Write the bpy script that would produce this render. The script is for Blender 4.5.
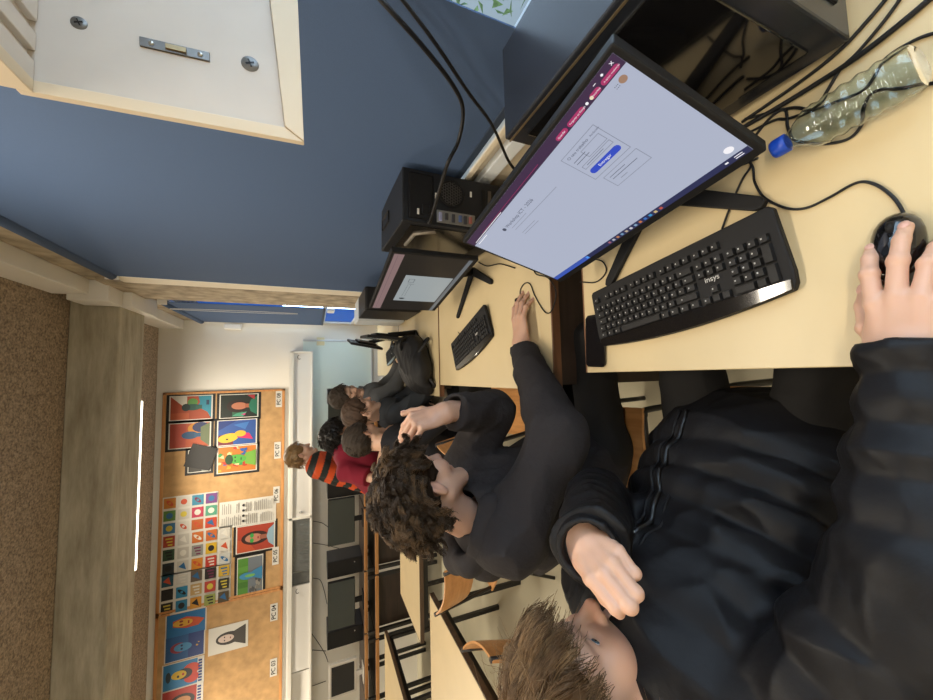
import bpy, bmesh, math, random
import numpy as np
from mathutils import Vector, Matrix
for o in list(bpy.data.objects): bpy.data.objects.remove(o, do_unlink=True)
S = bpy.context.scene
COL = S.collection
PI = math.pi
rnd = random.Random(7)
# ------------------------------------------------------------------ camera (the phone is held upright-rotated by a quarter turn)
CAM = Vector((0.0, 0.0, 1.525))
RM = Matrix(((0.9972897, 0.0247115, -0.0693004), (-0.0734518, 0.3887646, -0.9184046), (0.0042464, 0.9210057, 0.3895260)))
F_PX = 360.0
cx_, cy_, cz_ = RM.col[0], RM.col[1], RM.col[2]
cam = bpy.data.cameras.new('camera'); camo = bpy.data.objects.new('camera', cam); COL.objects.link(camo)
rot = Matrix((-cy_, cx_, cz_)).transposed()
camo.matrix_world = Matrix.Translation(CAM) @ rot.to_4x4()
cam.sensor_fit = 'HORIZONTAL'; cam.sensor_width = 36.0; cam.lens = 36.0 * F_PX / 933.0
cam.clip_start = 0.02
S.camera = camo
# ------------------------------------------------------------------ world, lights, exposure
W = bpy.data.worlds.new('daylight'); S.world = W; W.use_nodes = True
bg = W.node_tree.nodes['Background']; bg.inputs[0].default_value = (0.62, 0.80, 1.0, 1); bg.inputs[1].default_value = 1.7
S.view_settings.view_transform = 'Standard'; S.view_settings.look = 'None'
S.view_settings.exposure = 0.0; S.view_settings.gamma = 1.0; S.view_settings.use_curve_mapping = False
LAMP_POWER = 41.0
LAMP_COL = (1.0, 0.88, 0.71)
def area(name, loc, size, power, col, rot=(0, 0, 0)):
    l = bpy.data.lights.new(name, 'AREA'); l.shape = 'RECTANGLE'; l.size, l.size_y = size
    l.energy = power; l.color = col
    o = bpy.data.objects.new(name, l); o.location = loc; o.rotation_euler = rot; COL.objects.link(o); return o
LAMPS = [(-0.30, 1.5), (-0.30, -1.2), (-3.2, 0.9), (-3.2, -1.4), (-1.1, 5.05), (-4.75, 5.05)]
for lx, ly in LAMPS:
    area('lamp_light', (lx, ly, 3.2), (1.5, 0.16), LAMP_POWER * (1.45 if ly > 3 else 1), LAMP_COL)
area('window_light', (0.95, 4.9, 1.3), (1.2, 0.5), 22, (0.55, 0.78, 1.0), (0, PI / 2, 0))
area('window_light', (0.95, -0.3, 1.5), (0.9, 1.7), 18, (0.6, 0.8, 1.0), (0, PI / 2, 0))

# ------------------------------------------------------------------ materials
MATS = {}
def nodes(m):
    m.use_nodes = True
    return m.node_tree, m.node_tree.nodes['Principled BSDF']
def mat(name, col, rough=0.5, metal=0.0, noise=0.0, nscale=40.0, bump=0.0, bscale=120.0, spec=0.5, coat=0.0, emit=0.0, trans=0.0, ior=1.45, vcol=False, sheen=0.0, sss=0.0):
    if name in MATS: return MATS[name]
    m = bpy.data.materials.new(name); t, b = nodes(m)
    c = (*col, 1)
    b.inputs['Base Color'].default_value = c; b.inputs['Roughness'].default_value = rough
    b.inputs['Metallic'].default_value = metal; b.inputs['Specular IOR Level'].default_value = spec
    b.inputs['Coat Weight'].default_value = coat; b.inputs['IOR'].default_value = ior
    b.inputs['Transmission Weight'].default_value = trans; b.inputs['Sheen Weight'].default_value = sheen
    if sss: b.inputs['Subsurface Weight'].default_value = sss; b.inputs['Subsurface Radius'].default_value = (0.01, 0.004, 0.002); b.inputs['Subsurface Scale'].default_value = 1.0
    tc = None
    if noise or bump:
        tc = t.nodes.new('ShaderNodeTexCoord')
    src = None
    if vcol:
        a = t.nodes.new('ShaderNodeVertexColor'); a.layer_name = 'tint'; src = a.outputs['Color']
        t.links.new(src, b.inputs['Base Color'])
    if noise:
        n = t.nodes.new('ShaderNodeTexNoise'); n.inputs['Scale'].default_value = nscale; n.inputs['Detail'].default_value = 6
        t.links.new(tc.outputs['Object'], n.inputs['Vector'])
        mx = t.nodes.new('ShaderNodeMix'); mx.data_type = 'RGBA'; mx.blend_type = 'MULTIPLY'; mx.inputs[0].default_value = 1
        r = t.nodes.new('ShaderNodeMapRange'); r.inputs[1].default_value = 0.3; r.inputs[2].default_value = 0.7; r.inputs[3].default_value = 1 - noise; r.inputs[4].default_value = 1 + noise * 0.5
        t.links.new(n.outputs['Fac'], r.inputs[0])
        cc = t.nodes.new('ShaderNodeCombineColor')
        for i in range(3): t.links.new(r.outputs[0], cc.inputs[i])
        if src: t.links.new(src, mx.inputs[6])
        else: mx.inputs[6].default_value = c
        t.links.new(cc.outputs[0], mx.inputs[7]); t.links.new(mx.outputs[2], b.inputs['Base Color'])
    if bump:
        n2 = t.nodes.new('ShaderNodeTexNoise'); n2.inputs['Scale'].default_value = bscale; n2.inputs['Detail'].default_value = 4
        t.links.new(tc.outputs['Object'], n2.inputs['Vector'])
        bp = t.nodes.new('ShaderNodeBump'); bp.inputs['Strength'].default_value = bump; bp.inputs['Distance'].default_value = 0.01
        t.links.new(n2.outputs['Fac'], bp.inputs['Height']); t.links.new(bp.outputs['Normal'], b.inputs['Normal'])
    if emit:
        b.inputs['Emission Color'].default_value = c; b.inputs['Emission Strength'].default_value = emit
    MATS[name] = m; return m
def wood(name, c1, c2, rough=0.4, scale=3.0, stretch=(1, 12, 12)):
    if name in MATS: return MATS[name]
    m = bpy.data.materials.new(name); t, b = nodes(m)
    tc = t.nodes.new('ShaderNodeTexCoord'); mp = t.nodes.new('ShaderNodeMapping'); mp.inputs['Scale'].default_value = stretch
    n = t.nodes.new('ShaderNodeTexNoise'); n.inputs['Scale'].default_value = scale; n.inputs['Detail'].default_value = 6
    r = t.nodes.new('ShaderNodeValToRGB'); r.color_ramp.elements[0].color = (*c1, 1); r.color_ramp.elements[1].color = (*c2, 1)
    r.color_ramp.elements[0].position = 0.3; r.color_ramp.elements[1].position = 0.7
    t.links.new(tc.outputs['Object'], mp.inputs[0]); t.links.new(mp.outputs[0], n.inputs['Vector']); t.links.new(n.outputs['Fac'], r.inputs[0])
    t.links.new(r.outputs[0], b.inputs['Base Color']); b.inputs['Roughness'].default_value = rough
    MATS[name] = m; return m
def glow(name, col, s=1.0):
    if name in MATS: return MATS[name]
    m = bpy.data.materials.new(name); t, b = nodes(m)
    b.inputs['Base Color'].default_value = (0.01, 0.01, 0.01, 1); b.inputs['Roughness'].default_value = 0.35; b.inputs['Specular IOR Level'].default_value = 0.25
    b.inputs['Emission Color'].default_value = (*col, 1); b.inputs['Emission Strength'].default_value = s
    MATS[name] = m; return m
black = mat('black_plastic', (0.010, 0.010, 0.011), 0.42, spec=.3)
blackm = mat('black_matte_plastic', (0.011, 0.011, 0.012), 0.6, spec=.28, bump=0.05, bscale=900)
gloss = mat('black_gloss', (0.006, 0.006, 0.007), 0.08, coat=0.6)
steel_b = mat('black_steel', (0.014, 0.013, 0.013), 0.32, metal=0.0, spec=0.6)
steel = mat('steel', (0.55, 0.54, 0.52), 0.3, metal=1.0)
dsteel = mat('dark_steel', (0.16, 0.15, 0.14), 0.38, metal=0.9)
cream = mat('cream_laminate', (0.61, 0.49, 0.285), 0.38, noise=0.035, nscale=6)
edgew = wood('brown_edge', (0.10, 0.045, 0.02), (0.20, 0.09, 0.04), 0.45)
darkw = wood('dark_panel', (0.022, 0.014, 0.010), (0.045, 0.027, 0.018), 0.5)
ply = wood('plywood', (0.42, 0.19, 0.06), (0.60, 0.30, 0.11), 0.38, 4)
white = mat('white_paint', (0.80, 0.78, 0.73), 0.7, noise=0.04, nscale=3)
creamp = mat('cream_paint', (0.78, 0.70, 0.55), 0.5)

# ------------------------------------------------------------------ object helpers
def link(name, data, parent=None, label=None):
    o = bpy.data.objects.new(name, data); COL.objects.link(o)
    if parent: o.parent = parent
    if label: o['label'] = label
    return o
def tag(o, label, cat, group=None, kind=None):
    o['label'] = label; o['category'] = cat
    if group: o['group'] = group
    if kind: o['kind'] = kind
    return o
def thing(name, label, cat, loc=(0, 0, 0), rz=0.0, group=None):
    o = bpy.data.objects.new(name, None); COL.objects.link(o)
    o.location = loc; o.rotation_euler = (0, 0, rz); o.empty_display_size = 0.05
    return tag(o, label, cat, group)
def copy_tree(o, parent=None):
    c = o.copy(); COL.objects.link(c); c.parent = parent
    for ch in list(o.children): copy_tree(ch, c)
    return c
class MB:
    def __init__(s): s.b = bmesh.new(); s.mats = []
    def mi(s, m):
        if m not in s.mats: s.mats.append(m)
        return s.mats.index(m)
    def _fin(s, verts, m, mtx=None, smooth=False):
        fs = set()
        for v in verts:
            if mtx is not None: v.co = mtx @ v.co
            fs.update(v.link_faces)
        k = s.mi(m) if m else 0
        for f in fs: f.material_index = k; f.smooth = smooth
    def box(s, lo, hi, m, bev=0.0, mtx=None, seg=2):
        t = bmesh.new(); r = bmesh.ops.create_cube(t, size=1)
        for v in t.verts: v.co = Vector([lo[i] + (v.co[i] + .5) * (hi[i] - lo[i]) for i in range(3)])
        if bev:
            bmesh.ops.bevel(t, geom=list(t.edges), offset=bev, segments=seg, profile=0.5, affect='EDGES')
        s.merge(t, m, mtx, smooth=False); return s
    def merge(s, t, m, mtx=None, smooth=False):
        k = s.mi(m); vm = {}
        for v in t.verts: vm[v] = s.b.verts.new(mtx @ v.co if mtx is not None else v.co)
        for f in t.faces:
            try: nf = s.b.faces.new([vm[v] for v in f.verts]); nf.material_index = k; nf.smooth = smooth or f.smooth
            except ValueError: pass
        t.free()
    def poly(s, pts, m, mtx=None):
        vs = [s.b.verts.new(mtx @ Vector(p) if mtx is not None else Vector(p)) for p in pts]
        f = s.b.faces.new(vs); f.material_index = s.mi(m); return s
    def prism(s, pts, h, m, mtx=None, bev=0.0, axis=2):
        t = bmesh.new(); vs = [t.verts.new(Vector((p[0], p[1], 0))) for p in pts]
        f = t.faces.new(vs); r = bmesh.ops.extrude_face_region(t, geom=[f])
        for v in [g for g in r['geom'] if isinstance(g, bmesh.types.BMVert)]: v.co.z += h
        bmesh.ops.recalc_face_normals(t, faces=t.faces)
        if bev: bmesh.ops.bevel(t, geom=list(t.edges), offset=bev, segments=2, profile=0.5, affect='EDGES')
        s.merge(t, m, mtx); return s
    def tube(s, pts, r, m, n=10, smooth=True, mtx=None, caps=True):
        pts = [Vector(p) for p in pts]; N = len(pts); rings = []
        rr = r if isinstance(r, (list, tuple)) else [r] * N
        up = None
        for i, p in enumerate(pts):
            t = (pts[min(i + 1, N - 1)] - pts[max(i - 1, 0)])
            if t.length < 1e-9: t = Vector((0, 0, 1))
            t.normalize()
            if up is None: up = t.orthogonal().normalized()
            else:
                up = up - t * up.dot(t)
                up = up.normalized() if up.length > 1e-6 else t.orthogonal().normalized()
            sd = t.cross(up); ring = []
            for k in range(n):
                a = 2 * PI * k / n; q = p + (up * math.cos(a) + sd * math.sin(a)) * rr[i]
                ring.append(s.b.verts.new(mtx @ q if mtx is not None else q))
            rings.append(ring)
        k = s.mi(m)
        for a, b in zip(rings, rings[1:]):
            for j in range(n):
                f = s.b.faces.new((a[j], a[(j + 1) % n], b[(j + 1) % n], b[j])); f.material_index = k; f.smooth = smooth
        if caps:
            for f in (s.b.faces.new(rings[0][::-1]), s.b.faces.new(rings[-1])): f.material_index = k
        return s
    def lathe(s, prof, m, n=24, mtx=None, smooth=True):
        rings = []; k = s.mi(m)
        for r, z in prof:
            ring = []
            for j in range(n):
                a = 2 * PI * j / n; q = Vector((r * math.cos(a), r * math.sin(a), z)); ring.append(s.b.verts.new(mtx @ q if mtx is not None else q))
            rings.append(ring)
        for a, b in zip(rings, rings[1:]):
            for j in range(n):
                f = s.b.faces.new((a[j], a[(j + 1) % n], b[(j + 1) % n], b[j])); f.material_index = k; f.smooth = smooth
        for f in (s.b.faces.new(rings[0][::-1]), s.b.faces.new(rings[-1])): f.material_index = k
        return s
    def text(s, txt, size, m, mtx, depth=0.0, align='LEFT', bold=0.0):
        cu = bpy.data.curves.new('t', 'FONT'); cu.body = txt; cu.size = size; cu.align_x = align; cu.align_y = 'CENTER'; cu.extrude = depth; cu.offset = bold
        ob = bpy.data.objects.new('t', cu); COL.objects.link(ob)
        dg = bpy.context.evaluated_depsgraph_get(); me = ob.evaluated_get(dg).to_mesh()
        t = bmesh.new(); t.from_mesh(me); ob.evaluated_get(dg).to_mesh_clear()
        bpy.data.objects.remove(ob); bpy.data.curves.remove(cu)
        s.merge(t, m, mtx); return s
    def build(s, name, parent=None, label=None, recalc=False):
        if recalc: bmesh.ops.recalc_face_normals(s.b, faces=s.b.faces)
        me = bpy.data.meshes.new(name); s.b.to_mesh(me); s.b.free()
        for m in s.mats: me.materials.append(m)
        return link(name, me, parent, label)
def spline(pts, n=8):
    P = [Vector(p) for p in pts]; P = [2 * P[0] - P[1]] + P + [2 * P[-1] - P[-2]]; out = []
    for i in range(1, len(P) - 2):
        a, b, c, d = P[i - 1:i + 3]
        for k in range(n):
            t = k / n
            out.append(0.5 * ((2 * b) + (c - a) * t + (2 * a - 5 * b + 4 * c - d) * t * t + (3 * b - a - 3 * c + d) * t ** 3))
    out.append(P[-2]); return out
def T(x=0, y=0, z=0): return Matrix.Translation((x, y, z))
def RZ(a): return Matrix.Rotation(a, 4, 'Z')
def RX(a): return Matrix.Rotation(a, 4, 'X')
def RY(a): return Matrix.Rotation(a, 4, 'Y')
def cable(pts, r, label, group=None, m=None, name='cable', cat='cable'):
    o = MB().tube(spline(pts, 8), r, m or black, 8).build(name); tag(o, label, cat, group); return o
def structure(o):
    o['kind'] = 'structure'; return o
def sbox(name, lo, hi, m, bev=0.0): return structure(MB().box(lo, hi, m, bev).build(name))
# ================================================================== the room
XW, YB, ZC = 0.80, 5.90, 3.41
def ray(x, y):
    u = 350.0 - y; v = x - 466.5
    return RM @ Vector((u, -v, -F_PX))
def at_y(x, y, Y): d = ray(x, y); return CAM + d * ((Y - CAM.y) / d.y)
def at_x(x, y, X): d = ray(x, y); return CAM + d * ((X - CAM.x) / d.x)
def at_z(x, y, Z): d = ray(x, y); return CAM + d * ((Z - CAM.z) / d.z)
def at_d(x, y, D): return CAM + ray(x, y) * (D / F_PX)
floor_m = mat('floor_vinyl', (0.50, 0.46, 0.33), 0.35, noise=0.10, nscale=2.5)
ceil_m = mat('wood_wool_board', (0.42, 0.325, 0.235), 0.95, noise=0.6, nscale=62, bump=1.0, bscale=90)
def concrete():
    m = bpy.data.materials.new('raw_concrete'); t, b = nodes(m)
    tc = t.nodes.new('ShaderNodeTexCoord'); mp = t.nodes.new('ShaderNodeMapping'); mp.inputs['Scale'].default_value = (1.0, 5.0, 6.0)
    n = t.nodes.new('ShaderNodeTexNoise'); n.inputs['Scale'].default_value = 2.2; n.inputs['Detail'].default_value = 9; n.inputs['Roughness'].default_value = 0.62
    r = t.nodes.new('ShaderNodeValToRGB'); e = r.color_ramp.elements
    e[0].position = 0.28; e[0].color = (0.29, 0.25, 0.175, 1); e[1].position = 0.72; e[1].color = (0.58, 0.54, 0.42, 1)
    t.links.new(tc.outputs['Object'], mp.inputs[0]); t.links.new(mp.outputs[0], n.inputs['Vector']); t.links.new(n.outputs['Fac'], r.inputs[0]); t.links.new(r.outputs[0], b.inputs['Base Color'])
    b.inputs['Roughness'].default_value = 0.85
    bp = t.nodes.new('ShaderNodeBump'); bp.inputs['Strength'].default_value = 0.25; t.links.new(n.outputs['Fac'], bp.inputs['Height']); t.links.new(bp.outputs[0], b.inputs['Normal'])
    return m
conc = concrete()
conc_v = mat('column_concrete', (0.42, 0.35, 0.25), 0.85, noise=0.45, nscale=9, bump=0.2, bscale=40)
wallm = mat('white_wall', (0.80, 0.775, 0.71), 0.8, noise=0.03, nscale=2)
sbox('floor', (-6.3, -3.3, -0.1), (1.1, 6.1, 0), floor_m)
sbox('ceiling', (-6.3, -3.3, ZC), (1.1, 6.1, ZC + 0.1), ceil_m)
sbox('wall_back', (-6.3, YB, 0), (1.1, YB + 0.1, ZC), wallm)
sbox('wall_front', (-6.3, -3.3, 0), (1.1, -3.2, ZC), wallm)
sbox('wall_left', (-6.3, -3.2, 0), (-6.2, YB, ZC), wallm)
wr = MB()
wr.box((0.83, -3.2, 0), (1.05, YB, 0.955), creamp)
wr.box((0.83, -3.2, 2.95), (1.05, YB, ZC), conc_v)
wr.box((0.83, -3.2, 0.955), (1.05, -1.6, 2.95), wallm)
wr.box((0.83, 5.84, 0.955), (1.05, YB, 2.95), wallm)
structure(wr.build('wall_right'))
sbox('beam', (-6.2, 4.02, 3.075), (0.83, 4.50, ZC), conc, 0.012)
sbox('column', (0.79, 3.60, 0), (1.05, 4.26, 3.075), conc_v, 0.01)
# pelmet that hides the blind rollers, stepping round the end of the beam
p = MB()
p.box((0.71, -3.2, 3.17), (0.83, 3.78, 3.405), white, 0.006)
p.box((0.66, 3.74, 3.05), (0.83, 3.98, 3.30), white, 0.006)
p.box((0.66, 3.98, 2.99), (0.83, 4.54, 3.07), white, 0.006)
p.box((0.71, 4.52, 3.14), (0.83, YB, 3.405), white, 0.006)
structure(p.build('trim_1'))
sbox('trim_2', (0.79, 3.42, 0.955), (0.83, 3.595, 2.90), creamp, 0.004)           # upright strip beside the long blind
gap_light = MB().box((0.80, -3.2, 0.845), (0.832, 3.6, 0.90), mat('gap_light_white', (0.80, 0.86, 0.92), 0.3), 0.004).build('gap_light_strip'); structure(gap_light)  # added bar, its bluish white stands in for reflected light below the blind
sbox('trim_4', (0.79, -3.2, 0.945), (0.86, 3.6, 0.968), creamp, 0.004)               # sill board
# windows
alu = mat('white_frame', (0.78, 0.80, 0.80), 0.35)
glassm = mat('window_glass', (0.95, 0.98, 1.0), 0.0, trans=1.0, ior=1.02, spec=0.1)
def window(n, y0, y1, z0, z1, bars, dx=0.0):
    f = MB(); tx_ = T(dx, 0, 0)
    for a, b in ((y0, y0 + 0.05), (y1 - 0.05, y1)) + tuple((q - 0.03, q + 0.03) for q in bars): f.box((0.93, a, z0), (0.99 - abs(dx) * .35, b, z1), alu, 0.004, tx_)
    f.box((0.93, y0, z0), (0.99 - abs(dx) * .35, y1, z0 + 0.05), alu, 0.004, tx_); f.box((0.93, y0, z1 - 0.05), (0.99 - abs(dx) * .35, y1, z1), alu, 0.004, tx_)
    o = structure(f.build('window_%d' % n))
    MB().box((0.945, y0 + 0.04, z0 + 0.04), (0.949, y1 - 0.04, z1 - 0.04), glassm, 0, tx_).build('glass', o)
    return o
window(1, -1.6, 3.6, 0.955, 2.95, (0.0, 0.95, 1.9, 2.8))
w2 = window(2, 4.26, 5.84, 0.955, 2.95, (), -0.095)
MB().box((0.832, 4.3, 1.385), (0.865, 5.80, 1.43), alu, 0.004).build('transom', w2)
MB().box((0.80, 4.55, 1.30), (0.833, 4.70, 1.385), mat('handle_white', (0.85, 0.85, 0.85), 0.3), 0.01).build('window_handle', w2)
# what stands outside
structure(MB().box((3.2, 4.0, -3), (3.4, 26, 4.6), mat('blue_render', (0.03, 0.17, 0.62), 0.8)).build('outside_building_wall'))
structure(MB().box((0.87, 5.79, -3), (3.2, 5.838, 4.6), MATS['blue_render']).build('outside_wing_wall'))
structure(MB().box((1.06, -12, -3.2), (14, 30, -3.0), mat('outside_ground', (0.35, 0.34, 0.30), 0.9)).build('outside_ground'))
tr = MB(); leafm = mat('leaves', (0.22, 0.32, 0.10), 0.6, noise=0.6, nscale=30)
for i in range(900):
    a = Vector((rnd.gauss(3.6, 0.5), rnd.gauss(1.3, 1.1), rnd.gauss(0.0, 0.8))); s_ = rnd.uniform(0.05, 0.11)
    q = [a + Vector((rnd.uniform(-s_, s_), rnd.uniform(-s_, s_), rnd.uniform(-s_, s_))) for _ in range(3)]; tr.poly(q, leafm)
tree = thing('tree', 'leafy tree outside the window at the photo\'s top edge', 'tree', (0, 0, 0))
tr.build('foliage', tree); MB().tube([(3.6, 1.3, -3), (3.6, 1.3, 0.6)], 0.1, edgew).build('trunk', tree)
# roller blinds
bl_m = mat('navy_blind_fabric', (0.062, 0.106, 0.205), 0.85, noise=0.08, nscale=400, bump=0.08, bscale=700)
def blind(y0, y1, z0, zr, label, xb):
    t = thing('roller_blind', label, 'blind', (xb, (y0 + y1) / 2, zr), 0, 'navy roller blinds')
    yh = (y1 - y0) / 2
    MB().box((-0.002, -yh, z0 - zr), (0.002, yh, 0), bl_m).build('fabric', t)
    MB().tube([(0.0, -yh, 0), (0.0, yh, 0)], 0.032, bl_m, 16).build('roller', t)
    MB().box((-0.006, -yh, z0 - zr - 0.012), (0.006, yh, z0 - zr + 0.014), mat('navy_bar', (0.03, 0.05, 0.09), 0.5), 0.003).build('bottom_bar', t)
    for yy in (-yh, yh): MB().box((-0.03, yy - 0.006, -0.04), (0.04, yy + 0.006, 0.04), white, 0.003).build('bracket', t)
    return t
blind(0.664, 3.41, 0.995, 2.90, 'long navy roller blind drawn down behind the two near computers', 0.796)
b2 = blind(4.30, 5.62, 1.42, 2.88, 'narrow navy roller blind beyond the concrete column near the far corner', 0.78)
ch = []
for i in range(41):
    a = i / 40 * 2 * PI; ch.append((-0.045, -0.52 + 0.05 * math.sin(a), -0.60 + 0.58 * math.cos(a) * 1.0))
MB().tube(ch, 0.0028, mat('cord', (0.8, 0.8, 0.78), 0.5), 6).build('pull_cord', b2, 'thin white pull cord loop')
s1 = at_y(233, 326, YB - 0.02)
tag(MB().box((s1.x - 0.05, YB - 0.05, s1.z - 0.11), (s1.x + 0.03, YB, s1.z + 0.11), mat('sensor_white', (0.85, 0.83, 0.78), 0.4), 0.02).build('alarm_sensor'), 'small white plastic sensor box on the back wall in the corner', 'sensor')
# fluorescent fixtures
lampm = glow('tube_light', (1.0, 0.93, 0.78), 6.0)
for i, (lx, ly) in enumerate(LAMPS):
    t = thing('ceiling_lamp', ['fluorescent ceiling lamp above the near tables', 'fluorescent ceiling lamp behind the photographer', 'fluorescent ceiling lamp above the left side of the room', 'fluorescent ceiling lamp in the rear left of the room', 'fluorescent ceiling lamp glowing just past the concrete beam', 'fluorescent ceiling lamp past the beam at the far left'][i], 'lamp', (lx, ly, ZC), 0, 'fluorescent ceiling lamps')
    dz = -0.115 if i >= 4 else -0.09
    MB().box((-0.92, -0.09, dz), (0.92, 0.09, 0), white, 0.008).build('housing', t)
    MB().box((-0.90, -0.07, dz - 0.02), (0.90, 0.07, dz), lampm, 0.008).build('diffuser', t)
# ------------------------------------------------------------------ back wall: pinboards, pictures, cabinet, whiteboard
cork = mat('cork', (0.44, 0.27, 0.12), 0.9, noise=0.22, nscale=9, bump=0.3, bscale=300)
corkf = wood('cork_frame', (0.40, 0.17, 0.05), (0.52, 0.25, 0.08), 0.5)
def pinboard(x0, x1, z0, z1, label):
    t = thing('pinboard', label, 'pinboard', ((x0 + x1) / 2, YB - 0.02, (z0 + z1) / 2), 0, 'cork pinboards')
    w, h = (x1 - x0) / 2, (z1 - z0) / 2
    MB().box((-w, -0.005, -h), (w, 0.02, h), cork).build('cork_panel', t)
    f = MB()
    f.box((-w, -0.012, h - 0.035), (w, 0.02, h), corkf, 0.003); f.box((-w, -0.012, -h), (w, 0.02, -h + 0.035), corkf, 0.003)
    f.box((-w, -0.012, -h), (-w + 0.03, 0.02, h), corkf, 0.003); f.box((w - 0.03, -0.012, -h), (w, 0.02, h), corkf, 0.003)
    f.build('frame', t)
pinboard(-2.90, -0.135, 1.915, 3.335, 'cork pinboard holding portrait prints and sheets of small pictures')
pinboard(-5.65, -2.905, 1.915, 3.335, 'cork pinboard at the photo\'s bottom with blue face posters')
PY = YB - 0.0265
def C3(h):
    h = h.lstrip('#'); v = [int(h[i:i + 2], 16) / 255 for i in (0, 2, 4)]
    return tuple(c / 12.92 if c <= 0.04045 else ((c + 0.055) / 1.055) ** 2.4 for c in v)
def ink(h): return mat('ink_' + h.lstrip('#'), tuple(c * 0.62 for c in C3(h)), 0.55)
def ell(cx, cz, rx, rz, n=20, a=0.0):
    out = []
    for i in range(n):
        t = 2 * PI * i / n; x, z = rx * math.cos(t), rz * math.sin(t)
        out.append((cx + x * math.cos(a) - z * math.sin(a), cz + x * math.sin(a) + z * math.cos(a)))
    return out
def rc(x0, z0, x1, z1): return [(x0, z0), (x1, z0), (x1, z1), (x0, z1)]
def flat_sheet(name, label, cat, rect, layers, group=None, mount=None, tilt=0.0, off=0.0, pad=0.03):
    """paper pinned to the board: rect in metres (centre x, centre z, width, height); layers are (polygon in 0..1, colour)"""
    cx, cz, w, h = rect
    t = thing(name, label, cat, (cx, PY - off, cz), 0, group); t.rotation_euler = (0, tilt, 0)
    if mount: MB().box((-w / 2 - pad, -0.002, -h / 2 - pad), (w / 2 + pad, 0.0, h / 2 + pad), ink(mount)).build('mount_card', t)
    m = MB(); y = -0.004
    m.box((-w / 2, y, -h / 2), (w / 2, -0.002 if mount else 0.0, h / 2), ink('#efece2'))
    for k, (pts, col) in enumerate(layers):
        y -= 0.00035
        m.poly([((px - .5) * w, y, (pz - .5) * h) for px, pz in pts], ink(col))
    m.build('print', t); return t
def wrect(x0, x1, y0, y1):
    a = at_y(x0, (y0 + y1) / 2, PY); b = at_y(x1, (y0 + y1) / 2, PY); c = at_y((x0 + x1) / 2, y0, PY); d = at_y((x0 + x1) / 2, y1, PY)
    return ((c.x + d.x) / 2, (a.z + b.z) / 2, abs(c.x - d.x), abs(a.z - b.z))
def blobs(seed, cols, n, lo=0.05, hi=0.95, s=(0.06, 0.2)):
    r = random.Random(seed); out = []
    for i in range(n):
        cx, cz = r.uniform(lo, hi), r.uniform(lo, hi); k = r.randint(4, 9); a0 = r.uniform(0, 6)
        pts = []
        for j in range(k):
            q = r.uniform(*s); pts.append((min(.97, max(.03, cx + q * math.cos(a0 + j * 2 * PI / k))), min(.97, max(.03, cz + q * math.sin(a0 + j * 2 * PI / k)))))
        out.append((pts, cols[i % len(cols)]))
    return out
inn = rc(.03, .03, .97, .97)
G = 'portrait prints on black mounts'
flat_sheet('poster', 'portrait print of a dark green head on orange and white above turquoise shoulders', 'poster', wrect(169.3, 212.7, 395.5, 420), [(inn, '#b8502c'), (rc(.03, .55, .3, .97), '#d0653a'), ([(.97, .6), (.97, .97), (.45, .6)], '#e9e5d6'), (ell(.72, .47, .16, .12), '#5d9a4a'), ([(.03, .03), (.97, .03), (.97, .34), (.7, .3), (.55, .38), (.3, .12)], '#2a94ae'), (ell(.52, .48, .13, .22), '#1f5a4f'), (rc(.44, .25, .6, .4), '#22665a'), (ell(.52, .62, .15, .1), '#17332f'), (rc(.6, .08, .8, .15), '#27415d')] , G, '#191715')
flat_sheet('poster', 'portrait print of a long-haired face on dark green', 'poster', wrect(219.5, 258.5, 394, 417.8), [(inn, '#16251f'), (blobs(3, ['#2d6b50', '#1d3c30'], 6)[0][0], '#2d6b50'), (ell(.5, .55, .27, .27), '#2b1712'), (ell(.5, .5, .15, .2), '#c98061'), (rc(.42, .2, .58, .35), '#b56a4b'), ([(.1, .03), (.9, .03), (.75, .2), (.5, .26), (.25, .2)], '#26795f'), ([(.05, .4), (.25, .3), (.2, .55), (.08, .7)], '#4aa584'), ([(.75, .1), (.95, .1), (.95, .3)], '#b3303c'), ([(.1, .35), (.2, .33), (.14, .45)], '#d53d8c')], G, '#191715')
flat_sheet('poster', 'portrait print of a blue head on orange partly under the tilted black card', 'poster', wrect(168.5, 211, 422.5, 448), [(inn, '#c4582f'), (rc(.03, .6, .97, .97), '#b84a34'), (ell(.8, .25, .2, .2), '#2b3c6e'), (ell(.75, .3, .25, .26), '#e39a36'), (ell(.8, .25, .2, .2), '#26366a'), ([(.03, .03), (.97, .03), (.8, .25), (.3, .25)], '#6d7a58'), (ell(.5, .5, .15, .2), '#27557e'), (rc(.42, .25, .58, .4), '#2c5f86')], G, '#191715')
flat_sheet('poster', 'portrait print of a yellow figure tilted on bright blue and red', 'poster', wrect(217, 257, 419.5, 445), [(inn, '#2f5aa8'), ([(.03, .6), (.5, .6), (.4, .97), (.03, .97)], '#7c2b3a'), ([(.6, .97), (.97, .5), (.97, .97)], '#1e3c86'), (ell(.3, .72, .17, .26, 20, .3), '#e8c63a'), ([(.2, .1), (.45, .2), (.5, .5), (.3, .5)], '#d92e6b'), (ell(.45, .42, .12, .14), '#e5bd35'), ([(.6, .3), (.9, .2), (.8, .6)], '#3f7cc9'), (ell(.25, .75, .03, .03), '#3a2a1c'), (ell(.38, .72, .03, .03), '#3a2a1c'), (ell(.32, .83, .06, .02), '#a33')] [:8], G, '#191715')
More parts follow.
